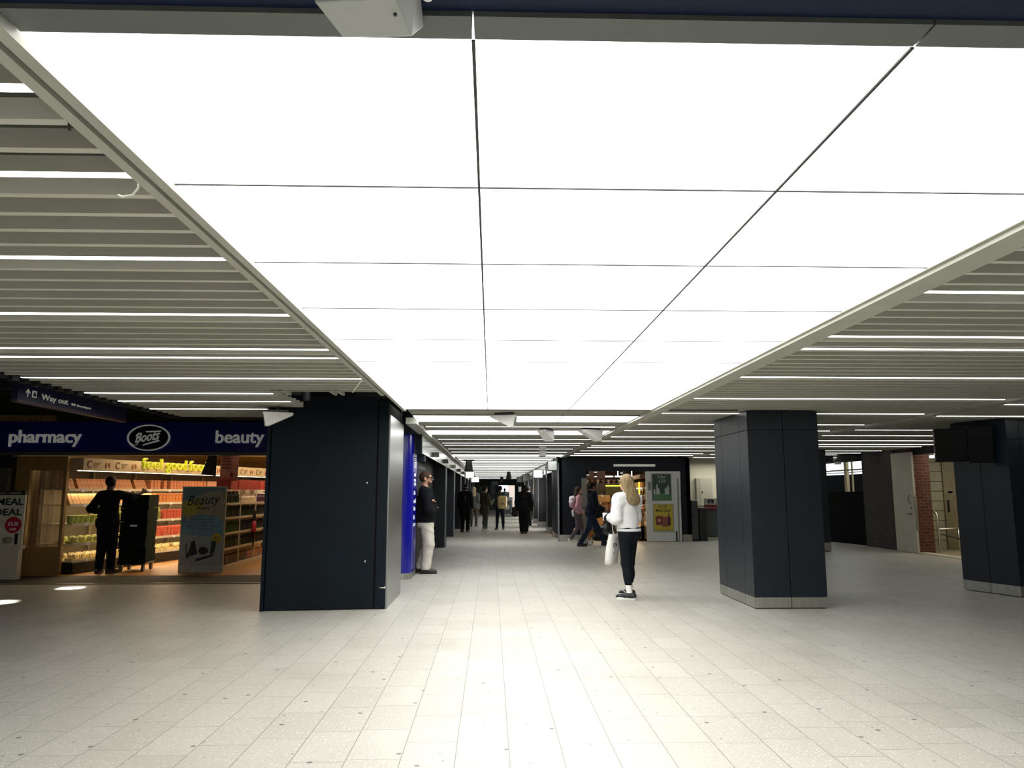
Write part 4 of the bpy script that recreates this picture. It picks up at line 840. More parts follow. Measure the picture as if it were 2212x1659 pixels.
struct(MB().box(2.12, 5.84, YS + 0.12, 29, 0.0, 0.008), 'floor_food_shop', M('food_floor', '#8a6a48', 0.5, var=0.2, scale=4))
struct(MB().box(2.12, 5.84, YS + 0.12, 29, 2.42, 2.5), 'ceiling_food_shop', M('food_ceiling', '#1d1613', 0.8))
struct(MB().box(2.12, 5.96, 28.9, 29, 0, 2.5), 'wall_food_shop_back', M('food_back', '#3a2c24', 0.8, var=0.3, scale=5))
struct(MB().box(5.84, 5.96, 24.9, 28.9, 0, 2.5), 'wall_food_shop_right', M('food_right', '#7a6a50', 0.7))
T(MB().box(2.2, 4.0, 26.2, 26.25, 1.9, 2.4).build('shop_banner', M('maroon_board', '#2a0e0e', 0.6)), 'maroon board high at the back left of the food shop', 'board')
# posters on the closed white door leaf
o = T(MB().box(4.62, 5.66, YS - 0.03, YS + 0.02, 0.012, 2.06).build('door_5', M('white_door', '#cccecb', 0.45, var=0.04)), 'white door leaf with a green and a yellow poster beside the food shop opening', 'door', None, 'structure')
MB().box(5.56, 5.60, YS - 0.045, YS - 0.03, 0.012, 1.85).build('door_edge', M('door_edge_grey', '#7f827f', 0.4), o); MB().box(5.48, 5.52, YS - 0.05, YS - 0.03, 0.02, 0.3).build('kick_strip', BLACK, o)
MB().box(5.62, 5.65, YS - 0.06, YS - 0.03, 1.22, 1.3).build('door_handle', STEEL, o); MB().box(4.68, 4.78, YS - 0.034, YS - 0.03, 1.5, 1.75).build('door_label', M('door_label_grey', '#7c857d', 0.5), o)
def poster(x0, x1, z0, z1, label, bg, frame='#8d8f86'):
    o = E('poster', ((x0 + x1) / 2, YS - 0.04, z0), 0, label, 'poster')
    MB().box(x0, x1, YS - 0.045, YS - 0.032, z0, z1).build('frame', M('poster_frame', frame, 0.4), o); MB().box(x0 + 0.025, x1 - 0.025, YS - 0.049, YS - 0.045, z0 + 0.025, z1 - 0.025).build('sheet', bg, o); return o
po = poster(4.79, 5.39, 1.19, 2.0, 'dark green poster of white bottles, upper one on the white shop door', M('poster_green', '#2f4136', 0.4, var=0.1))
PY = YS - 0.051
PG = M('pale_green_ink', '#8fa391', 0.5); text_mb('3 for', 0.13, 0.002, 0, 0.003, (4.96, PY, 1.86), width=0.26).build('lettering', PG, po); text_mb('£10', 0.13, 0.002, 0, 0.003, (5.0, PY, 1.73), width=0.2).build('lettering', PG, po)
for x, h in ((4.87, .16), (4.95, .3), (5.0, .18), (5.21, .2), (5.28, .26)): MB().prism([(x - .03, 1.38), (x + .03, 1.38), (x + .03, 1.38 + h * .75), (x + .012, 1.38 + h), (x - .012, 1.38 + h), (x - .03, 1.38 + h * .75)], PY - 0.003, PY, lambda a, c, t: (a, t, c)).build('bottle_picture', M('pale_bottle', '#a8b3a8', 0.5), po)
MB().prism([(4.83, 1.23), (5.35, 1.23), (5.35, 1.36), (5.1, 1.42), (4.83, 1.36)], PY - 0.002, PY, lambda a, c, t: (a, t, c)).build('grass_picture', M('grass_green', '#4a7a52', 0.5), po)
po = poster(4.81, 5.43, 0.29, 1.1, 'yellow meal deal poster, lower one on the white shop door', M('poster_mustard', '#b5a63a', 0.4, var=0.05), '#a9a98f')
INK2 = M('olive_ink', '#4a4417', 0.6); text_mb('£5.99', 0.1, 0.001, 0, 0.003, (4.98, PY, 0.985), width=0.24).build('lettering', INK2, po); text_mb('Meal Deal', 0.12, 0.002, 0, 0.003, (4.89, PY, 0.87), width=0.44).build('lettering', INK2, po)
MRN = M('maroon_pack', '#6e2c2a', 0.5, var=0.3, scale=30)
MB().box(4.89, 5.09, PY - 0.003, PY, 0.48, 0.74).build('pack_picture', MRN, po); MB().box(5.08, 5.24, PY - 0.005, PY, 0.43, 0.72).build('pack_picture', M('rose_pack', '#8a4a44', 0.5, var=0.3, scale=40), po)
MB().prism([(5.23, .46), (5.33, .46), (5.33, .7), (5.295, .74), (5.295, .82), (5.265, .82), (5.265, .74), (5.23, .7)], PY - 0.004, PY, lambda a, c, t: (a, t, c)).build('bottle_picture', M('maroon_dark', '#4a1c1e', 0.5), po)
MB().lathe([(0.045, 0), (0.045, 0.003)], n=16).xf(Matrix.Translation((4.99, PY - 0.004, 0.62)) @ Matrix.Rotation(R(90), 4, 'X')).build('emblem', M('pale_pack', '#b99a80', 0.5), po)
text_mb('subject to availability', 0.03, 0, 0, 0.003, (4.95, PY, 0.35), width=0.36).build('lettering', INK2, po)
# spot lights and tubes inside the food shop
GL = M('spot_glow', '#fff4dd', 0.5, emit=14, ecol='#fff0d8')
for i, (x, y, z) in enumerate(((3.02, 23.4, 2.0), (3.28, 23.5, 1.95), (3.25, 23.3, 2.08), (4.3, 24.4, 2.0), (4.22, 24.2, 2.08))):
    o = E('spotlight', (x, y, z), 0, f'glowing black track spotlight in the food shop, {ORD[i]} from the left', 'spotlight', 'track spotlights of the food shop')
    MB().lathe([(0.045, -0.02), (0.05, 0.1), (0.02, 0.14)], n=12).build('housing', BLACK, o, local=True); MB().lathe([(0.04, -0.025), (0.04, -0.018)], n=12).build('lamp', GL, o, local=True)
    MB().tube([(0, 0, 0.13), (0, 0, 2.41 - z)], 0.01, 6).build('stem', BLACK, o, local=True)
T(MB().box(2.2, 5.6, 23.32, 23.36, 2.38, 2.41).box(2.2, 5.6, 24.35, 24.39, 2.38, 2.41).build('lighting_track', BLACK), 'black lighting tracks across the food shop ceiling', 'track')
TB = M('tube_glow', '#ffffff', 0.5, emit=8, ecol='#fff3da')
for i, (x0, x1) in enumerate(((3.95, 4.4), (4.47, 4.9), (4.97, 5.2))): T(MB().box(x0, x1, 27.0, 27.05, 1.98, 2.02).box(x0 + 0.1, x0 + 0.12, 27.0, 27.05, 2.02, 2.42).build('tube_light', TB), f'glowing tube light at the back of the food shop, {ORD[i]} from the left', 'tube light', 'tube lights of the food shop')
# tall chiller down the right side of the food shop
o = E('chiller_cabinet', (4.55, 24.2, 0), 0, 'tall wooden open chiller running back on the right of the food shop opening', 'chiller')
WDN = M('chiller_wood', '#8a6a44', 0.5, var=0.2, scale=5)
c4 = [(4.5, 22.62), (5.2, 22.62), (5.6, 27.0), (4.9, 27.0)]
def skew(x0, x1, y0, y1, z0, z1): return MB().vert([(x0 + (y0 - 22.6) * 0.1, y0), (x1 + (y0 - 22.6) * 0.1, y0), (x1 + (y1 - 22.6) * 0.1, y1), (x0 + (y1 - 22.6) * 0.1, y1)], z0, z1)
skew(4.42, 5.1, 22.66, 27.0, 0.06, 0.42).build('base', WDN, o); skew(5.0, 5.1, 22.66, 27.0, 0.42, 1.9).build('back_panel', INN, o); skew(4.5, 5.1, 22.66, 27.0, 1.86, 1.98).build('canopy', WDN, o)
zs = [0.44, 0.78, 1.08, 1.36, 1.6]
for z in zs: skew(4.5, 5.05, 22.66, 27.0, z - 0.03, z).build('shelf', SHF, o)
skew(4.47, 4.5, 22.7, 22.9, 0.7, 1.75).build('edge_light', M('amber_edge', '#ffb52e', 0.5, emit=1.6), o)
skew(4.5, 4.6, 22.66, 22.72, 0.06, 0.95).build('end_post', WDN, o)
for z in zs[1:]: skew(4.53, 4.55, 22.75, 26.9, z - 0.04, z - 0.03).build('led_strip', LED2, o)
def fill2(protos, x_of, y0, y1, step, z, cat, where):
    y = y0; i = 0; used = set()
    while y < y1:
        k = min(len(protos) - 1, int((y - y0) / (y1 - y0) * len(protos))); p, lb = protos[k]
        loc = (x_of(y), y, z)
        if k not in used: p.location = loc; T(p, lb + where, cat, lb + 's of the food shop'); used.add(k)
        else: copy_tree(p, loc=loc, rz=random.uniform(-.3, .3))
        y += step
XO = lambda y: 4.6 + (y - 22.6) * 0.1
fill2([(flatpack('fs_kraft', '#a9814e'), 'kraft pack'), (flatpack('fs_tan', '#b99a66'), 'tan pack')], XO, 22.8, 26.8, 0.13, 1.601, 'pack', ' on the food chiller top shelf')
fill2([(bottle('fs_black', '#1f1a18', 0.2), 'black bottle'), (bottle('fs_green', '#3a4a2a', 0.2), 'dark green bottle')], XO, 22.8, 26.8, 0.1, 1.361, 'bottle', ' on the second food chiller shelf')
fill2([(flatpack('fs_plum', '#4a2028'), 'plum pack'), (flatpack('fs_wine', '#5a262a'), 'wine red pack')], XO, 22.8, 26.8, 0.12, 1.081, 'pack', ' on the middle food chiller shelf')
fill2([(bottle('fs_red', '#6a2a24', 0.22), 'red bottle'), (bottle('fs_amber', '#7a4a20', 0.22), 'amber bottle')], XO, 22.8, 26.8, 0.1, 0.781, 'bottle', ' on the fourth food chiller shelf')
fill2([(tray('fs_tray', '#c09a60'), 'golden tray'), (tray('fs_tray_pale', '#c9b080'), 'pale tray')], XO, 22.8, 26.8, 0.2, 0.441, 'tray', ' in the food chiller well')
# back shelving with lit yellow sign, bunting, stacked boxes
o = E('shelving', (4.1, 26.0, 0), 0, 'dark shelving with a lit yellow header in the middle of the food shop', 'shelving')
MB().box(3.7, 4.55, 26.0, 26.4, 0, 1.75).build('carcass', M('shelf_dark', '#2a2018', 0.6), o)
for z in (0.5, 0.85, 1.2): MB().box(3.7, 4.55, 25.85, 26.0, z - 0.03, z).build('shelf', WDN, o)
MB().box(3.95, 4.5, 25.82, 25.86, 1.64, 1.675).build('header_light', M('lime_header', '#e6ee3a', 0.5, emit=2.0), o)
MB().box(3.95, 4.5, 25.84, 25.87, 1.34, 1.62).build('header_panel', M('olive_stock', '#38380f', 0.6, var=0.7, scale=25), o)
for i, (p, z) in enumerate(((bottle('fs_b1', '#7a5a38', 0.22), 0.5), (bottle('fs_b2', '#8a4a2a', 0.22), 0.85), (bottle('fs_b3', '#5a4a34', 0.2), 1.2))):
    x = 3.76; first = True
    while x < 4.52:
        if first: p.location = (x, 25.92, z + 0.001); T(p, ('brown', 'rust', 'dun')[i] + ' bottle on the dark shelving under the lime header', 'bottle', ('brown', 'rust', 'dun')[i] + ' bottles under the lime header'); first = False
        else: copy_tree(p, loc=(x, 25.92, z + 0.001))
        x += 0.085
CBX = M('carton_tan', '#b08a58', 0.7, var=0.15); CB2 = M('carton_brown', '#7c5c3a', 0.7, var=0.2)
def carton(x, y, z, w, d, h, m, lb):
    o = E('cardboard_box', (x, y, z), random.uniform(-0.1, 0.1), lb, 'box', 'boxes stacked in the food shop')
    MB().box(-w / 2, w / 2, -d / 2, d / 2, 0, h).build('carton', m, o, local=True, bevel=0.005); MB().box(-0.03, 0.03, -d / 2 - 0.002, d / 2 + 0.002, h - 0.05, h + 0.002).build('tape', WT, o, local=True)
carton(3.35, 24.6, 0.0, 0.5, 0.4, 0.42, CB2, 'lowest brown box of the stack behind the walking man'); carton(3.4, 24.6, 0.422, 0.48, 0.4, 0.4, CBX, 'second box of the stack behind the walking man')
carton(3.55, 24.65, 0.824, 0.5, 0.4, 0.3, CB2, 'third box of the stack behind the walking man'); carton(3.62, 24.6, 1.126, 0.5, 0.38, 0.22, CBX, 'topmost pale box of the stack behind the walking man')
o = E('counter', (3.0, 26.8, 0), 0, 'bright cluttered counter at the back left of the food shop', 'counter')
MB().box(2.3, 3.5, 26.6, 27.2, 0, 1.0).build('body', CB2, o); MB().box(2.3, 3.5, 28.5, 28.8, 1.0, 1.9).build('back_shelves', M('counter_stock', '#6a4a34', 0.6, var=0.7, scale=12), o); MB().box(2.75, 3.2, 26.9, 26.95, 1.58, 1.85).build('lit_menu', M('menu_glow', '#fff2dd', 0.5, emit=2.5), o)
o = E('bunting', (3.8, 25.3, 1.7), 0, 'string of triangular pennants hung across the food shop', 'bunting')
MB().tube([(2.9, 25.3, 2.42), (2.9, 25.3, 1.9), (3.4, 25.3, 1.84), (3.9, 25.3, 1.84), (4.4, 25.3, 1.9), (4.4, 25.3, 2.42)], 0.004, 5).build('string', BLACK, o)
for i in range(8): MB().prism([(3.0 + i * .18, 1.86), (3.13 + i * .18, 1.86), (3.065 + i * .18, 1.7)], 25.3, 25.305, lambda a, c, t: (a, t, c)).build('pennant', M('pennant_grey', '#7c756c', 0.7) if i % 2 else M('pennant_brown', '#5a3a30', 0.7), o)

# ------------------------------------------------------------------ lift lobby right of the food shop
struct(MB().box(5.98, 9.9, 24.9, 25.1, 0, 3.1), 'wall_lift_lobby', M('lobby_white', '#d3d0bd', 0.7, var=0.05, scale=3))
o = E('wall_cabinet', (6.98, 24.8, 1.0), 0, 'grey steel wall cabinet on the cream wall behind the navy column', 'cabinet')
MB().box(6.78, 7.3, 24.7, 24.9, 1.0, 1.9).build('body', M('cabinet_grey', '#a6a594', 0.5, var=0.04), o, bevel=0.006); MB().box(6.9, 7.29, 24.69, 24.7, 1.02, 1.88).build('door', M('cabinet_door', '#b2b1a1', 0.5, var=0.04), o); MB().box(6.95, 6.98, 24.675, 24.69, 1.42, 1.47).build('lock', BLACK, o)
GB = M('gate_grey', '#4a4d4c', 0.35, 0.3)
def gate(x, y, w, d, h, m, lb):
    o = E('barrier_post', (x, y, 0), 0, lb, 'barrier', 'low barrier posts by the lift sign'); MB().box(-w / 2, w / 2, 0, d, 0.05, h).build('body', m, o, local=True, bevel=0.02); MB().box(-w / 2 - 0.01, w / 2 + 0.01, -0.01, d + 0.01, 0, 0.05).build('foot', BLACK, o, local=True); MB().box(-w / 2 + 0.02, -w / 2 + 0.05, -0.004, 0, h - 0.5, h - 0.42).build('slot', BLACK, o, local=True); return o
gate(6.1, 22.5, 0.2, 1.0, 1.2, GB, 'tallest grey barrier post right of the navy shop front'); gate(6.38, 22.6, 0.22, 0.9, 0.98, M('gate_dark', '#26282a', 0.4), 'lower black barrier post beside the tall grey one')
o = E('sign_stand', (6.8, 23.2, 0), 0, 'grey stand with wheelchair pictogram and red notice behind the barrier posts', 'sign stand')
MB().box(6.62, 7.3, 23.2, 23.28, 0.08, 0.93).build('stand', M('stand_grey', '#4a5252', 0.5), o); MB().box(6.6, 7.3, 23.2, 23.5, 0.0, 0.1).build('foot', M('stand_foot', '#b9b8a6', 0.5), o)
MB().box(6.6, 7.2, 23.18, 23.24, 1.07, 1.25).build('white_panel', M('panel_white', '#b5b4a8', 0.5), o); MB().box(6.6, 7.2, 23.18, 23.24, 0.88, 1.065).build('red_panel', M('panel_red', '#6e1426', 0.5), o)
MB().box(6.7, 6.88, 23.172, 23.18, 1.10, 1.22).build('pictogram_tile', BLACK, o)
wc = [(6.785 + 0.032 * math.cos(t), 23.17, 1.135 + 0.032 * math.sin(t)) for t in np.linspace(2.2, 6.0, 12)]
MB().tube(wc, 0.005, 5).tube([(6.78, 23.17, 1.195), (6.785, 23.17, 1.15), (6.815, 23.17, 1.145), (6.83, 23.17, 1.115)], 0.006, 5).ell((6.78, 23.17, 1.207), (0.009, 0.004, 0.009), 8, 5).build('wheelchair_pictogram', WT, o)
MB().box(6.62, 7.0, 23.172, 23.18, 0.965, 0.972).build('line', WT, o)

# ------------------------------------------------------------------ delivery dolly of crates beside the dark figure
o = E('crate_dolly', (-6.6, 14.45, 0), R(8), 'wheeled dolly under a stack of dark green crates beside the silhouetted person', 'dolly')
MB().box(-0.24, 0.24, -0.3, 0.3, 0.13, 0.17).build('deck', BLACK, o, local=True, bevel=0.01)
for sx in (-0.19, 0.19):
    for sy in (-0.24, 0.24):
        w_ = MB().lathe([(0.015, -0.018), (0.06, -0.018), (0.06, 0.018), (0.015, 0.018)], n=14).xf(Matrix.Translation((sx, sy, 0.06)) @ Matrix.Rotation(R(90), 4, 'Y')).build('wheel', M('wheel_grey', '#3c3a36', 0.5), o, local=True)
        MB().box(sx - 0.03, sx + 0.03, sy - 0.02, sy + 0.02, 0.1, 0.13).build('caster_fork', STEEL, o, local=True)
CRT = M('crate_green', '#0a1a11', 0.8, var=0.25, scale=9, spec=0.08); CRB = M('crate_black', '#0b0e0c', 0.8, var=0.2, spec=0.08)
nm = ('lowest', 'second', 'third', 'fourth', 'topmost')
for i in range(5):
    z = 0.172 + i * 0.246; k = E('crate', (-6.6 + random.uniform(-.01, .01), 14.45, z), R(8 + random.uniform(-2, 2)), f'dark green plastic crate, {nm[i]} of the stack on the dolly', 'crate', 'crates stacked on the dolly')
    h = 0.24; b = MB().box(-0.22, 0.22, -0.29, 0.29, 0, 0.02)
    for (x0, x1, y0, y1) in ((-.23, .23, -.3, -.28), (-.23, .23, .28, .3), (-.23, -.21, -.28, .28), (.21, .23, -.28, .28)): b.box(x0, x1, y0, y1, 0.0, h)
    b.build('shell', CRT, k, local=True)
    b = MB()
    for xx in (-0.15, 0, 0.15): b.box(xx - 0.008, xx + 0.008, -0.308, -0.3, 0.02, h - 0.03)
    b.box(-0.24, 0.24, -0.31, -0.3, h - 0.035, h).box(-0.24, 0.24, -0.31, -0.3, 0.0, 0.03); b.build('ribs', CRB, k, local=True)
    MB().box(-0.06, 0.06, -0.315, -0.3, h - 0.085, h - 0.05).build('grip', WT if i == 2 else CRB, k, local=True)
# pushchair in front of the walking couple
o = E('pushchair', (2.92, 21.0, 0), 0, 'black pushchair with pale wheels pushed by the walking man', 'pushchair')
PC = M('pushchair_fabric', '#121315', 0.8, var=0.3); PF = M('pushchair_frame', '#3c3d40', 0.3, 0.7)
def cyl_x(c, r, w, n=16): return MB().lathe([(r * 0.3, -w), (r, -w), (r, w), (r * 0.3, w)], n=n).xf(Matrix.Translation(c) @ Matrix.Rotation(R(90), 4, 'X'))
for x, r in ((-0.2, 0.085), (0.42, 0.085)):
    for y in (-0.22, 0.22):
        w_ = cyl_x((x, y, r), r, 0.018).build('wheel', BLACK, o, local=True); cyl_x((x, y, r), r * 0.82, 0.02).build('hub', M('hub_white', '#d8d6cc', 0.5), w_, local=True)
for y in (-0.2, 0.2):
    MB().tube([(-0.2, y, 0.09), (0.1, y, 0.45), (-0.28, y, 0.95), (-0.36, y, 1.02)], 0.012, 8).tube([(0.42, y, 0.09), (0.05, y, 0.5)], 0.012, 8).build('frame_tube', PF, o, local=True, smooth=True)
MB().tube([(-0.36, -0.2, 1.02), (-0.36, 0.2, 1.02)], 0.016, 8).build('push_bar', BLACK, o, local=True, smooth=True)
sdf([cone((-0.05, -0.14, 0.42), (0.32, -0.14, 0.40), 0.06, 0.06), cone((-0.05, 0.14, 0.42), (0.32, 0.14, 0.4), 0.06, 0.06), cone((-0.02, 0, 0.45), (-0.18, 0, 0.85), 0.17, 0.15, 0.45, (0.92, 0, 0.37)), cone((0.05, 0, 0.42), (0.3, 0, 0.4), 0.12, 0.12, 0.5, (0, 0, 1)), elp((-0.02, 0, 0.86), (0.26, 0.2, 0.14)), cone((0.0, 0, 0.2), (0.25, 0, 0.2), 0.12, 0.12, 0.7, (0, 0, 1))], 0.02, 0.06).build('seat_unit', PC, o, local=True, smooth=True)
sdf([cone((0.0, -0.1, 0.5), (0.3, 0, 0.46), 0.07, 0.05)], 0.015, 0.03).build('blanket', M('blanket_pale', '#b9b6ac', 0.9), o, local=True, smooth=True)
# patches of daylight on the floor at the left are thrown by narrow lamps added to stand in for a sunbeam
a1 = area('sunbeam_stand_in', (-8.9, 11.0, 3.05), (0, 0, 0), 0.24, 0.14, 5, (1.0, 0.97, 0.88), 3)
d_ = Vector((-6.4, 11.9, 0)) - a1.location; a1.rotation_euler = d_.to_track_quat('-Z', 'Y').to_euler()
a2 = area('sunbeam_stand_in', (-9.1, 9.3, 3.05), (0, 0, 0), 0.28, 0.16, 7, (1.0, 0.97, 0.88), 4)
d_ = Vector((-6.55, 10.4, 0)) - a2.location; a2.rotation_euler = d_.to_track_quat('-Z', 'Y').to_euler()

# ------------------------------------------------------------------ people
def V3(*a): return np.array(a, float)
DEF = dict(shL=V3(-.175, -.01, 1.40), shR=V3(.175, -.01, 1.40), elL=V3(-.215, -.03, 1.12), elR=V3(.215, -.03, 1.12), wrL=V3(-.22, .05, .87), wrR=V3(.22, .05, .87),
           hpL=V3(-.085, 0, .92), hpR=V3(.085, 0, .92), knL=V3(-.095, .015, .49), knR=V3(.095, .015, .49), anL=V3(-.1, -.02, .085), anR=V3(.1, -.02, .085),
           ftL=V3(-.2, 1, 0), ftR=V3(.2, 1, 0))
def unit(v): return v / np.linalg.norm(v)
def fabric(n, c, amp=0.18): return M('cloth_' + n, c, 0.9, var=amp, scale=40, bump=0.15, spec=0.15)
def wr(amp, f=1.0):
    return (lambda X, Y, Z: amp * (np.sin(31 * f * Z + 17 * X + 3 * np.sin(11 * Y + 7 * Z) + 2.5 * np.sin(13 * X - 5 * Z)) * (.6 + .4 * np.sin(9 * Z + 5 * X)) + 0.7 * np.sin(21 * f * X + 26 * Y - 15 * Z + 3 * np.sin(12 * Z)))) if amp else None

def person(label, loc, rz, h, J=None, vox=0.012, skin='#b48a72', hair=('short', '#1c1510'), top=None, bot=None, shoe=('#141414', '#141414'), lean=(0, 0), yaw=0.0, eyes=True, slim=1.0, hand_curl=0.6):
    j = {k: v.copy() for k, v in DEF.items()}
    for k, v in (J or {}).items(): j[k] = V3(*v)
    s = h / 1.75; lean = V3(lean[0], lean[1], 0)
    L_ = lambda p: p + lean * max(0.0, (p[2] - .92) / .7)
    for k in ('shL', 'shR', 'elL', 'elR', 'wrL', 'wrR'): j[k] = L_(j[k])
    q = lambda x, y, z: L_(V3(x, y, z))
    cy, sy = math.cos(yaw), math.sin(yaw)
    hq = lambda x, y, z: q(x * cy - (y) * sy, x * sy + (y) * cy, z)
    hr = np.array([[cy, sy, 0], [-sy, cy, 0], [0, 0, 1.0]])
    w = slim
    def torso(t, ext=0.0):
        return [cone(q(-.13 * w, -.012, 1.405), q(.13 * w, -.012, 1.405), .058 + t, .058 + t), cone(q(0, .0, 1.33), q(0, .0, 1.12), .16 * w + t, .13 * w + t, .64), cone(q(0, .0, 1.12), q(0, -.005, .95), .13 * w + t, .158 * w + t, .68),
                cone(j['shL'], j['elL'], .05 + t, .042 + t), cone(j['elL'], j['wrL'], .042 + t, .03 + t), cone(j['shR'], j['elR'], .05 + t, .042 + t), cone(j['elR'], j['wrR'], .042 + t, .03 + t)]
    def legs(t, cuff=None):
        o = [elp((-.07, -.055, .91), (.095 + t, .095 + t, .1 + t)), elp((.07, -.055, .91), (.095 + t, .095 + t, .1 + t)), cone(q(0, -.005, 1.0), V3(0, -.01, .9), .14 * w + t, .155 * w + t, .7)]
        for d in 'LR':
            a = .037 + t if cuff is None else cuff
            o += [cone(j['hp' + d], j['kn' + d], .088 * w + t, .056 + t), cone(j['kn' + d], j['an' + d], .054 + t, a)]
            if cuff is None: o.append(elp(j['kn' + d] * .62 + j['an' + d] * .38 + V3(0, -.018, 0), (.05 + t, .052 + t, .11)))
        return o
    def hand(d):
        a, e = j['wr' + d], j['el' + d]; dr = unit(a - e); sg = 1 if d == 'L' else -1
        fw = V3(0, 1, 0) if abs(dr[1]) < .75 else V3(0, 0, 1)
        lat = unit(fw - dr * fw.dot(dr)); nr = unit(np.cross(lat, dr)) * 1.0
        md = V3(sg, 0, 0); nr = nr if nr.dot(md) >= 0 else -nr
        o = [cone(a, a + dr * .075, .026, .034, .55, nr)]
        for i, ln in enumerate((.034, .038, .037, .03)):
            b0 = a + dr * .088 + lat * (.027 - .0185 * i); c = hand_curl; d1 = unit(dr * math.cos(c) + nr * math.sin(c)); d2 = unit(dr * math.cos(2.1 * c) + nr * math.sin(2.1 * c))
            o += [cone(b0, b0 + d1 * ln, .0092, .0088), cone(b0 + d1 * ln, b0 + d1 * ln + d2 * (ln + .004), .0086, .0072)]
        t0 = a + dr * .03 + lat * .026; t1 = t0 + unit(lat * .75 + dr * .6 + nr * .2) * .036; t2 = t1 + unit(dr + nr * .45 + lat * .2) * .032
        return o + [cone(t0, t1, .0125, .0105), cone(t1, t2, .0102, .0085)]
    head = [elp(hq(0, -.004, 1.655), (.076, .096, .098), hr), elp(hq(0, .03, 1.59), (.058, .066, .068), hr), elp(hq(0, .062, 1.548), (.03, .03, .022), hr), cone(hq(0, .092, 1.652), hq(0, .117, 1.612), .0085, .0145),
            elp(hq(0, .086, 1.573), (.024, .012, .01), hr), elp(hq(0, .078, 1.668), (.055, .018, .01), hr), elp(hq(-.078, -.01, 1.628), (.012, .022, .032), hr), elp(hq(.078, -.01, 1.628), (.012, .022, .032), hr),
            cone(q(0, -.012, 1.56), q(0, -.022, 1.43), .054, .064)]
    arms = hand('L') + hand('R')
    root = sdf(head + torso(-.006) + arms + legs(-.008) + [cone(j['an' + d], j['an' + d] + unit(j['ft' + d]) * .13 + V3(0, 0, -.05), .034, .028) for d in 'LR'], vox, .022)
    S_ = Matrix.Scale(s, 4)
    body = root.xf(S_); me_o = T(body.build('person', M('skin_' + skin[1:], skin, 0.55, var=.06, scale=20), origin=(0, 0, 0), smooth=True), label, 'person')
    me_o.location = loc; me_o.rotation_euler = (0, 0, rz); W[me_o.name] = Matrix.Translation(loc) @ Matrix.Rotation(rz, 4, 'Z')
    def add(mb, name, mat, smooth=True, bevel=0): return mb.xf(S_).build(name, mat, me_o, local=True, smooth=smooth, bevel=bevel)
    if bot:
        t = bot.get('t', .012); cuff = bot.get('cuff'); cuts = [((0, 0, 1.04), (0, 0, 1)), ((0, 0, bot.get('z', .075)), (0, 0, -1))]
        add(sdf(legs(t, cuff) + bot.get('extra', []), vox, .03, cuts, wr(bot.get('amp', .002))), bot.get('name', 'trousers'), fabric(bot['c'][1:] + bot.get('tag', ''), bot['c'], bot.get('var', .18)))
    if top:
        t = top.get('t', .018); hem = top.get('hem', .93); pr = torso(t); sl = top.get('sleeve', 1.0)
        if hem < .95:
            pr.append(cone(q(0, -.01, 1.0), V3(0, -.012, hem), .165 * w + t, .165 * w + t + top.get('flare', 0.0), .72))
        cuts = [((0, 0, hem), (0, 0, -1)), (q(0, .0, 1.495), (0, .35, .94))]
        mn = []
        for d in 'LR':
            dr = unit(j['wr' + d] - j['el' + d]); mn.append(cone(j['wr' + d] - dr * .0 + dr * .012, j['wr' + d] + dr * .1, .06, .05))
        pr += top.get('extra', [])
        if top.get('hood'): pr += [cone(q(-.07, -.1, 1.46), q(.07, -.1, 1.46), .055, .055), elp(q(0, -.1, 1.44), (.12, .06, .08))]
        add(sdf(pr, vox, top.get('k', .03), cuts, wr(top.get('amp', .003)), mn), top.get('name', 'jacket'), fabric(top['c'][1:] + top.get('tag', ''), top['c'], top.get('var', .15)))
    st, hc = hair; HM = M('hair_' + hc[1:], hc, 0.6, var=.45, scale=55, stretch=(1, 1, .08), spec=.15)
    cap = [elp(hq(0, -.014, 1.662), (.086, .106, .104), hr)]
    fcut = (hq(0, .058, 1.668), tuple(np.array([[cy, -sy, 0], [sy, cy, 0], [0, 0, 1]]) @ V3(0, .86, -.5)))
    strands = lambda X, Y, Z: .0035 * np.sin(150 * X + 60 * Y + 8 * np.sin(9 * Z)) + .002 * np.sin(260 * X + 5 * Z)
    if st == 'short': add(sdf(cap, vox, .02, [fcut, (hq(0, 0, 1.575), (0, 0, -1))], lambda X, Y, Z: .0015 * np.sin(180 * X) * np.sin(170 * Z)), 'hair', HM)
    elif st == 'long':
        b = hair_ext.get(label, dict(z=1.33, dx=0.0, wd=.115))
        pr = cap + [cone(hq(0, -.035, 1.65), q(b['dx'] * .5, -.075, 1.5), .098, .1, .75), cone(q(b['dx'] * .5, -.075, 1.5), q(b['dx'], -.1, b['z']), .105, b['wd'], .5)]
        if b.get('tip'): pr += [cone(q(b['dx'], -.1, b['z'] + .02), q(b['dx'] * 2.2, -.1, b['z'] - .06), .07, .03, .5), cone(q(-.05, -.1, b['z'] + .03), q(-.03, -.1, b['z'] - .06), .05, .025, .5)]
        add(sdf(pr, min(vox, .009), .03, [fcut, (hq(0, .03, 1.6), (0, 1, 0)) if False else (q(0, 0, b['z'] - .1), (0, 0, -1))], strands, [elp(hq(0, .1, 1.58), (.062, .09, .09), hr)]), 'hair', HM)
    elif st == 'bun': add(sdf(cap + [elp(hq(0, -.07, 1.76), (.045, .045, .04))], vox, .02, [fcut, (hq(0, 0, 1.57), (0, 0, -1))]), 'hair', HM)
    elif st == 'cap':
        add(sdf(cap, vox, .02, [(hq(0, 0, 1.655), (0, 0, -1))]), 'cap', HM); add(sdf([elp(hq(0, -.012, 1.62), (.083, .102, .08), hr)], vox, .02, [fcut, (hq(0, 0, 1.56), (0, 0, -1)), (hq(0, 0, 1.655), (0, 0, 1))]), 'hair', M('hair_dark', '#15110e', .7))
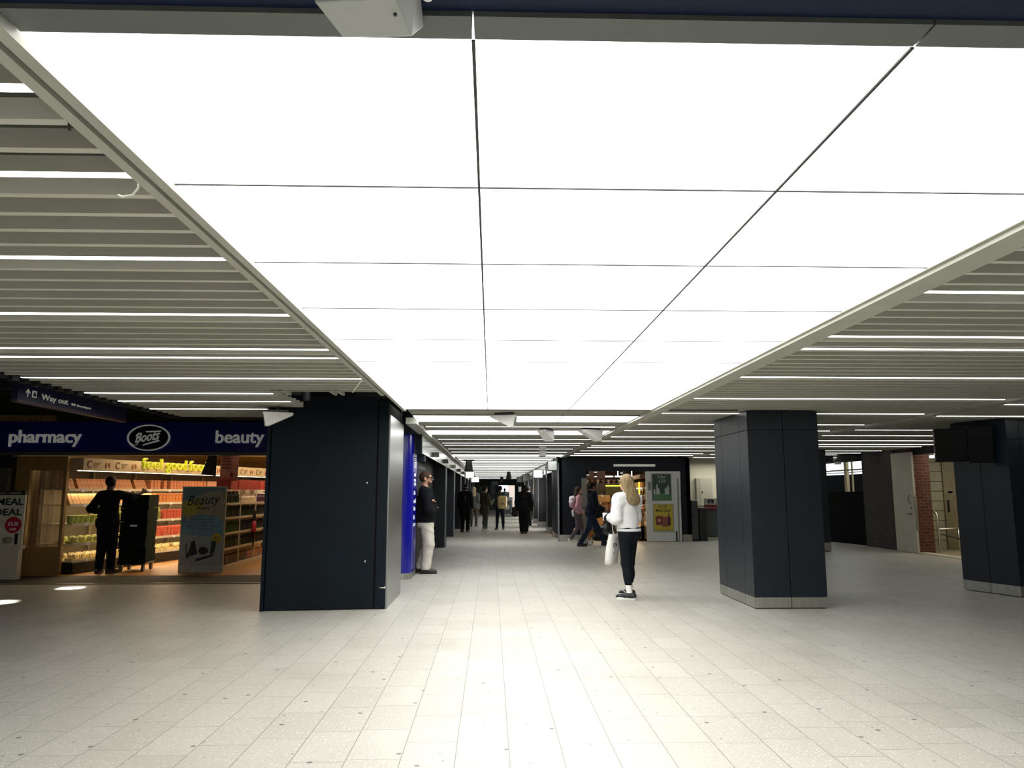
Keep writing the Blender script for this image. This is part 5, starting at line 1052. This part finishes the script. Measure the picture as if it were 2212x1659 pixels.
    if eyes and st != 'long' or label in face_on:
        for x in (-.032, .032): add(MB().ell(tuple(hq(x, .086, 1.645)), (.012, .008, .008), 8, 6), 'eye', M('eye_dark', '#15100d', .2))
    for d in 'LR':
        a = j['an' + d]; f_ = unit(V3(j['ft' + d][0], j['ft' + d][1], 0)); g = a + 0; zb = a[2] - .085; g[2] = zb; up = V3(0, 0, 1); l_ = V3(f_[1], -f_[0], 0)
        P = lambda f, l, z: g + f_ * f + l_ * l + up * z
        up_ = sdf([cone(P(-.045, 0, .05), P(.06, 0, .048), .044, .046), cone(P(.06, 0, .048), P(.165, 0, .035), .046, .036), cone(P(-.01, 0, .06), P(.0, 0, .1), .043, .042), elp(P(-.06, 0, .055), (.034, .034, .045))], min(vox, .01), .02, [(P(0, 0, .022), (0, 0, -1)), (P(0, 0, .098), (0, 0, 1))])
        so = add(up_, 'shoe', M('shoe_' + shoe[0][1:], shoe[0], .5, var=.1))
        ol = [(-.095, 0), (-.08, -.035), (-.02, -.038), (.06, -.045), (.13, -.046), (.185, -.03), (.2, 0), (.185, .03), (.13, .044), (.06, .04), (-.02, .036), (-.08, .035)]
        m_ = MB().prism(ol, 0.0, .034 if vox < .008 else .027, lambda x, y, z: tuple(P(x, y, z))); m_.xf(S_).build('sole', M('sole_' + shoe[1][1:], shoe[1], .6), so, local=True, bevel=.004 if vox < .011 else 0)
        j['P' + d] = P; j['shoe' + d] = so
    return me_o, j, s, add
face_on = set(); hair_ext = {}

# 1 the near blonde person
LB = 'blonde person in white sweatshirt and black leggings walking with bags beside the steel-skirted column'
hair_ext[LB] = dict(z=1.39, dx=.035, wd=.125, tip=True)
p, j, s, add = person(LB, (1.91, 10.54, 0), R(31), 1.685, dict(elL=(-.245, -.03, 1.125), wrL=(-.15, .2, 1.13), elR=(.205, .05, 1.13), wrR=(.08, .26, 1.12), hpL=(-.085, -.02, .92), hpR=(.085, .0, .92),
    knL=(-.075, -.02, .49), anL=(-.08, -.1, .085), knR=(.125, .11, .48), anR=(.16, .17, .085), ftL=(-.75, 1, 0), ftR=(-.15, 1, 0)), vox=.0075, skin='#c79a80', hair=('long', '#857456'),
    top=dict(c='#dcdcdc', t=.036, hem=.985, amp=.004, k=.05, name='sweatshirt', var=.04), bot=dict(c='#12151c', t=.008, amp=.0006, z=.2, name='leggings', var=.1), shoe=('#131416', '#d9d9d6'), lean=(0, .02), slim=.95)
add(sdf([cone((0, 0, 1.0), (0, 0, .95), .172, .174, .72), elp((0, -.05, .96), (.178, .135, .07))], .0075, .03, [((0, 0, .945), (0, 0, -1)), ((0, 0, .982), (0, 0, 1))], lambda X, Y, Z: .0016 * np.sin(260 * np.arctan2(Y, X) * .5)), 'hem_band', fabric('white_rib', '#d2d2d2', .05))
for d in 'LR':
    a = j['an' + d]; so_ = add(sdf([cone(a + V3(0, 0, -.0), a + (j['kn' + d] - a) * .3, .042, .042)], .0075, .02, [((0, 0, .205), (0, 0, 1)), ((0, 0, .085), (0, 0, -1))], wr(.001, 2)), 'sock', fabric('white_sock', '#e2e2df', .04))
P = j['PL']
tick = [(-.055, .075), (-.035, .052), (-.005, .05), (.055, .085), (.0, .062), (-.03, .062)]
m_ = MB().prism([(x + .03, z - .005) for x, z in tick], -.0555, -.046, lambda x, z, t: tuple(P(x, t, z))); m_.xf(Matrix.Scale(s, 4)).build('tick_mark', M('tick_white', '#e6e6e6', .5), j['shoeL'], local=True)
IV = Matrix.Rotation(R(31), 4, 'Z'); LOC = Vector((1.91, 10.54, 0))
hw = LOC + IV @ (Vector(j['wrL']) * s + Vector((0.02, .09, -.03)))
# bags carried in the hand
o = E('tote_bag', (1.722, 10.76, .44), R(55), 'white tote bag with small dark print hanging from the blonde person\'s hand', 'bag')
TOT = M('tote_canvas', '#dedcd8', .85, var=.04, scale=30, bump=.2)
Zb = .0; bgm = MB()
def sheet(o_, wx, wy, z0, z1, mat, nm):
    n = 8; vs = []; fs = []
    for k in range(n + 1):
        t = k / n; z = z0 + (z1 - z0) * t; by = wy * (.75 + .3 * math.sin(PI * t) - .2 * t); x0, x1 = -wx * (1 + .03 * math.sin(5 * t)), wx * (1 - .02 * math.cos(4 * t)); sh = .05 * t - .02
        for (x, y) in ((x0, -by), (-wx * .3, -by * 1.25), (wx * .3, -by * 1.2), (x1, -by), (x1, by), (wx * .3, by * 1.2), (-wx * .3, by * 1.25), (x0, by)): vs.append((x, y - sh * 1.2, z))
    for k in range(n):
        for q_ in range(8): fs.append((k * 8 + q_, k * 8 + (q_ + 1) % 8, (k + 1) * 8 + (q_ + 1) % 8, (k + 1) * 8 + q_))
    fs.append(tuple(range(8))[::-1]); fs.append(tuple(n * 8 + q_ for q_ in range(8)))
    return MB().add(vs, fs).build(nm, mat, o_, local=True, smooth=True)
sheet(o, .13, .045, 0, .42, TOT, 'pouch')
for y in (-.03, .03): MB().tube([(-.08, y - .03, .4), (-.05, y, .55), (-.015, 0, .66), (.015, 0, .66), (.05, y, .55), (.08, y - .03, .4)], .006, 6).build('strap', TOT, o, local=True, smooth=True)
pr_ = M('tote_print', '#22252c', .7)
MB().tube([(-.07 + .03 * math.cos(t), -.068, .27 + .03 * math.sin(t)) for t in np.linspace(0, 5.6, 12)], .004, 5).tube([(-.03, -.07, .29), (-.01, -.07, .25), (.0, -.07, .29)], .004, 5).box(-.1, -.06, -.066, -.06, .16, .166).build('print', pr_, o, local=True)
o = E('handbag', (1.68, 10.78, .88), R(60), 'black leather handbag on the blonde person\'s forearm above the tote', 'bag')
LTH = M('black_leather', '#08090b', .5, var=.2, scale=12, spec=.25)
sdf([cone((-.09, .0, .05), (.09, 0, .05), .05, .05), cone((-.07, 0, .2), (.07, 0, .2), .04, .04), cone((0, 0, .06), (0, 0, .2), .1, .09, .5)], .012, .05).build('bag_body', LTH, o, local=True, smooth=True)
MB().tube([(-.07, 0, .22), (-.05, 0, .3), (0, 0, .34), (.05, 0, .3), (.07, 0, .22)], .008, 7).build('strap', LTH, o, local=True, smooth=True); MB().box(-.02, .02, -.065, -.05, .14, .165).build('clasp', STEEL, o, local=True)
o = E('paper_cup', (hw.x - .03, hw.y + .02, hw.z - .01), 0, 'white paper cup in the blonde person\'s hand', 'cup')
MB().lathe([(.026, 0), (.034, .09)], n=14).build('cup', WT, o, local=True, smooth=False); MB().lathe([(.036, .09), (.036, .1), (.03, .108)], n=14).build('lid', WHITE, o, local=True)

# 2 the man leaning beside the blue post
p, j, s, add = person('man in black jacket, baggy white trousers and sunglasses, arms folded, against the blue post', (-1.17, 13.87, 0), R(-88), 1.815, dict(elL=(-.25, .06, 1.1), wrL=(.06, .1, 1.22), elR=(.265, .06, 1.08), wrR=(-.07, .13, 1.13),
    knL=(-.1, .02, .49), anL=(-.1, -.1, .085), knR=(.1, .05, .49), anR=(.1, .0, .085), ftL=(-.1, 1, 0), ftR=(.05, 1, 0)), vox=.0085, skin='#b98c74', hair=('short', '#3a2a20'), hand_curl=.25,
    top=dict(c='#0d0f12', t=.045, hem=.87, amp=.005, flare=.0, k=.05, extra=[cone((0, -.03, 1.2), (0, -.04, .86), .185, .215, .95)]), bot=dict(c='#c9c5b8', t=.042, cuff=.082, z=.07, amp=.0045, var=.06), shoe=('#2a211b', '#1c1815'), lean=(0, -.02), eyes=False)
hk = lambda x, y, z: (x, y - .02, z)
SG = M('sunglass_black', '#060606', .15)
add(MB().box(-.07, -.008, .082, .107, 1.625, 1.664).box(.008, .07, .082, .107, 1.625, 1.664).box(-.01, .01, .094, .106, 1.65, 1.662).box(-.084, -.07, -.04, .1, 1.645, 1.66).box(.07, .084, -.04, .1, 1.645, 1.66), 'sunglasses', SG, smooth=False)
add(sdf([elp((0, .012, 1.565), (.064, .07, .048)), elp((0, .045, 1.545), (.034, .034, .028))], .008, .02, [((0, .0, 1.59), (0, .3, .95)), ((0, .02, 1.5), (0, -1, 0))]), 'beard', M('beard_brown', '#3f2c22', .8, var=.3, scale=60))
add(MB().box(.24, .246, .03, .12, 1.0, 1.012).box(.2, .205, -.02, .05, .97, .98), 'pocket_trim', M('pocket_grey', '#6b6c70', .5), smooth=False)

# 3 dark figure at the chiller
p, j, s, add = person('person silhouetted in dark clothes leaning an arm on the crates before the chiller', (-6.9, 13.9, 0), R(-6), 1.73, dict(elL=(-.34, -.02, 1.16), wrL=(-.2, .2, 1.1), shR=(.175, 0, 1.42), elR=(.34, .1, 1.37), wrR=(.42, .3, 1.45),
    hpL=(-.08, 0, .92), anL=(-.1, -.03, .085), anR=(.09, .02, .085)), vox=.01, skin='#3a2820', hair=('short', '#0a0908'), top=dict(c='#121318', t=.03, hem=.84, amp=.003), bot=dict(c='#101116', t=.03, cuff=.07), shoe=('#18181a', '#4a4a48'))

# 4..8 people along the corridor
LB = 'person in a long black coat and black cap walking away, leftmost of the corridor walkers'
p, j, s, add = person(LB, (-.93, 27.7, 0), R(4), 1.72, dict(anL=(-.1, -.02, .085), anR=(.1, .1, .085), knR=(.1, .09, .49), wrL=(-.24, .02, .9), wrR=(.24, .02, .9)), vox=.014, skin='#8a6a58', hair=('cap', '#0d0d0f'),
    top=dict(c='#0e1014', t=.045, hem=.72, flare=.03), bot=dict(c='#0f1013', t=.03, cuff=.075), shoe=('#0c0c0d', '#0c0c0d'))
add(MB().tube([(-.06, -.1, 1.64), (0, -.118, 1.635), (.06, -.1, 1.64)], .01, 6), 'cap_band', M('cap_band_grey', '#9a9a98', .6)); add(MB().box(-.02, .005, -.165, -.16, 1.12, 1.32), 'back_stripe', M('stripe_grey', '#3c3d42', .6), smooth=False)
LB = 'person with long pale blond hair in a grey patterned coat behind the black-capped walker'
hair_ext[LB] = dict(z=1.36, dx=0, wd=.12)
p, j, s, add = person(LB, (-.72, 32.2, 0), R(-8), 1.66, dict(anR=(.1, .1, .085), knR=(.1, .1, .49)), vox=.014, skin='#b98c74', hair=('long', '#b9a888'), top=dict(c='#5c5f5e', t=.04, hem=.8, flare=.03, var=.5), bot=dict(c='#565349', t=.01, var=.7), shoe=('#1b1917', '#1b1917'))
add(sdf([cone(j['an' + d], j['kn' + d] * .8 + j['an' + d] * .2, .055, .062) for d in 'LR'], .014, .01, [((0, 0, .33), (0, 0, 1)), ((0, 0, .08), (0, 0, -1))]), 'boots', M('boot_brown', '#2b221c', .5))
p, j, s, add = person('person in an olive parka with grey leggings and white shoes looking at a phone', (-.22, 28.4, 0), R(-58), 1.655, dict(elR=(.24, .02, 1.1), wrR=(.1, .27, 1.1), elL=(-.24, .02, 1.1), wrL=(-.08, .27, 1.12), anL=(-.07, -.01, .085), anR=(.07, .02, .085), knL=(-.08, .02, .49), knR=(.08, .03, .49)), vox=.013, skin='#a57e68', hair=('bun', '#1d1712'),
    top=dict(c='#3e3a2b', t=.05, hem=.66, flare=.03, hood=True, name='parka'), bot=dict(c='#4d4f4a', t=.006, amp=.0005), shoe=('#c9c6bd', '#c9c6bd'), yaw=.1)
T(MB().box(-.035, .035, -.005, .005, 0, .14).xf(Matrix.Translation(Vector((-.22, 28.4, 0)) + Matrix.Rotation(R(-58), 3, 'Z') @ Vector((0.0, .335, 1.09))) @ Matrix.Rotation(R(-58), 4, 'Z') @ Matrix.Rotation(R(-35), 4, 'X')).build('phone', M('phone_grey', '#a9acad', .3)), 'pale phone held by the person in the olive parka', 'phone')
p, j, s, add = person('person with dark hair, grey-green jacket and jeans wearing a beige backpack', (.36, 29.3, 0), R(8), 1.68, dict(anL=(-.13, 0, .085), anR=(.13, -.04, .085), knL=(-.11, .02, .49), knR=(.115, .0, .49)), vox=.013, skin='#8c6a56', hair=('short', '#0e0c0b'),
    top=dict(c='#2f3836', t=.035, hem=.82), bot=dict(c='#141a28', t=.012), shoe=('#5a5752', '#c9c6bd'))
IVm = Matrix.Translation((.36, 29.3, 0)) @ Matrix.Rotation(R(8), 4, 'Z')
o = E('backpack', tuple(IVm @ Vector((.05, -.2, .82))), R(8), 'beige square backpack on the back of the person in jeans', 'backpack')
sdf([cone((-.095, -.03, z_), (.095, -.03, z_), .088, .088) for z_ in (.08, .15, .22, .29, .36, .4)], .013, .03).build('pack', M('pack_beige', '#a89c82', .85, var=.08), o, local=True, smooth=True)
for x in (-.1, .1): MB().tube([(x, -.02, .42), (x, .12, .5), (x * 1.1, .2, .45)], .018, 6).build('strap', M('pack_strap', '#7a715d', .8), o, local=True, smooth=True)
MB().box(-.09, .09, -.125, -.11, .14, .24).build('pocket', M('pack_pocket', '#9c9078', .85), o, local=True, bevel=.01)
LB = 'person with long black hair, black coat and wide trousers walking away along the corridor'
hair_ext[LB] = dict(z=1.28, dx=0, wd=.15)
p, j, s, add = person(LB, (1.17, 26.75, 0), R(2), 1.69, dict(elL=(-.26, -.03, 1.12), wrL=(-.25, .06, .86), elR=(.26, -.03, 1.12), wrR=(.27, .0, .86), anL=(-.05, .08, .085), anR=(.06, -.05, .085), knL=(-.08, .1, .49), knR=(.09, .0, .49)), vox=.013, skin='#6a5044', hair=('long', '#131011'),
    top=dict(c='#0f1216', t=.05, hem=.8, flare=.05), bot=dict(c='#0e1014', t=.04, cuff=.1), shoe=('#111', '#111') if False else ('#121212', '#121212'))
o = E('shoulder_bag', (0.84, 26.7, .62), R(5), 'black shoulder bag at the side of the black-haired person', 'bag')
sdf([cone((-.05, 0, .06), (.05, 0, .06), .06, .06), cone((-.04, 0, .24), (.04, 0, .24), .055, .055), cone((0, 0, .06), (0, 0, .24), .09, .08, .6)], .014, .05).build('bag_body', LTH, o, local=True, smooth=True); MB().tube([(0, -.03, .27), (.08, -.03, .6), (.12, -.02, .82)], .01, 6).build('strap', LTH, o, local=True)
p, j, s, add = person('person almost hidden behind the black-haired walker, pale shoes', (1.5, 30.6, 0), R(0), 1.64, dict(anR=(.1, .08, .085)), vox=.018, hair=('short', '#1a1512'), top=dict(c='#191b1f', t=.03, hem=.8), bot=dict(c='#14161c', t=.02), shoe=('#b9b6ad', '#c9c6bd'))
for i, (x, y, rz, c, lb) in enumerate(((.62, 56, 0, '#16181a', 'small far silhouetted person at the bright exit, left one'), (1.05, 57.5, 10, '#10130f', 'small far silhouetted person at the bright exit, right one'), (.75, 64, 0, '#1b1c1e', 'tiny person outside in the daylight beyond the exit'))):
    person(lb, (x, y, 0), R(rz), 1.72, dict(anR=(.1, .1, .085), knR=(.1, .09, .49)), vox=.024, hair=('short', '#0d0c0b'), top=dict(c=c, t=.04, hem=.85, tag=str(i)), bot=dict(c='#131519', t=.02), eyes=False)

# 9 the person in pink, walking to the right
LB = 'person in pink top and patterned leggings with white hood, passing the food shop'
hair_ext[LB] = dict(z=1.42, dx=-.02, wd=.1); face_on.add(LB)
p, j, s, add = person(LB, (2.52, 21.9, 0), R(-82), 1.6, dict(elL=(-.22, -.05, 1.12), wrL=(-.2, .15, 1.0), elR=(.22, -.08, 1.12), wrR=(.2, .1, .95), hpL=(-.085, .02, .92), hpR=(.085, -.02, .92), knL=(-.09, .14, .52), anL=(-.08, .2, .1), knR=(.09, -.02, .5), anR=(.09, -.26, .13), ftR=(.1, 1, 0)), vox=.0115, skin='#b98c78', hair=('long', '#3b2a24'),
    top=dict(c='#b98a92', t=.03, hem=.9, amp=.005, name='top', var=.08), bot=dict(c='#5d545a', t=.016, var=.55, cuff=.055), shoe=('#cfccc4', '#d9d7d0'), lean=(0, .03))
add(sdf([elp((0, -.17, 1.38), (.15, .1, .09)), elp((.03, -.2, 1.28), (.12, .09, .1))], .011, .05, (), wr(.006)), 'hood', fabric('hood_white', '#d8cfd2', .06))
add(sdf([elp((.06, -.2, 1.2), (.1, .08, .12))], .011, .05, (), wr(.006)), 'scarf', fabric('scarf_pink', '#c9a0aa', .08))
add(sdf([cone((.0, -.14, .98), (.12, -.18, .84), .06, .03), cone((-.05, .14, .98), (.05, .2, .86), .055, .03)], .011, .04, (), wr(.005)), 'shirt_tail', fabric('shirt_pale', '#c9bfc0', .08))
# 10 the man pushing the pushchair
p, j, s, add = person('man in navy jacket and jeans striding and pushing the pushchair', (2.72, 20.45, 0), R(-78), 1.7, dict(elL=(-.23, .05, 1.12), wrL=(-.15, .27, 1.02), elR=(.24, .04, 1.1), wrR=(.17, .27, 1.02), hpL=(-.085, .0, .92), knL=(-.09, .2, .52), anL=(-.09, .4, .1), knR=(.09, -.12, .49), anR=(.09, -.36, .1)), vox=.0105, skin='#7c5a46', hair=('short', '#120e0c'),
    top=dict(c='#131a26', t=.04, hem=.88, k=.04, amp=.004), bot=dict(c='#1e2738', t=.02, cuff=.066, amp=.003, var=.25), shoe=('#17181b', '#17181b'), lean=(0, .06))
add(sdf([cone((-.05, -.04, 1.49), (.05, -.04, 1.49), .052, .052), cone((-.06, .03, 1.47), (.06, .03, 1.47), .04, .04)], .01, .03), 'collar', fabric('collar_navy', '#10151f', .1))
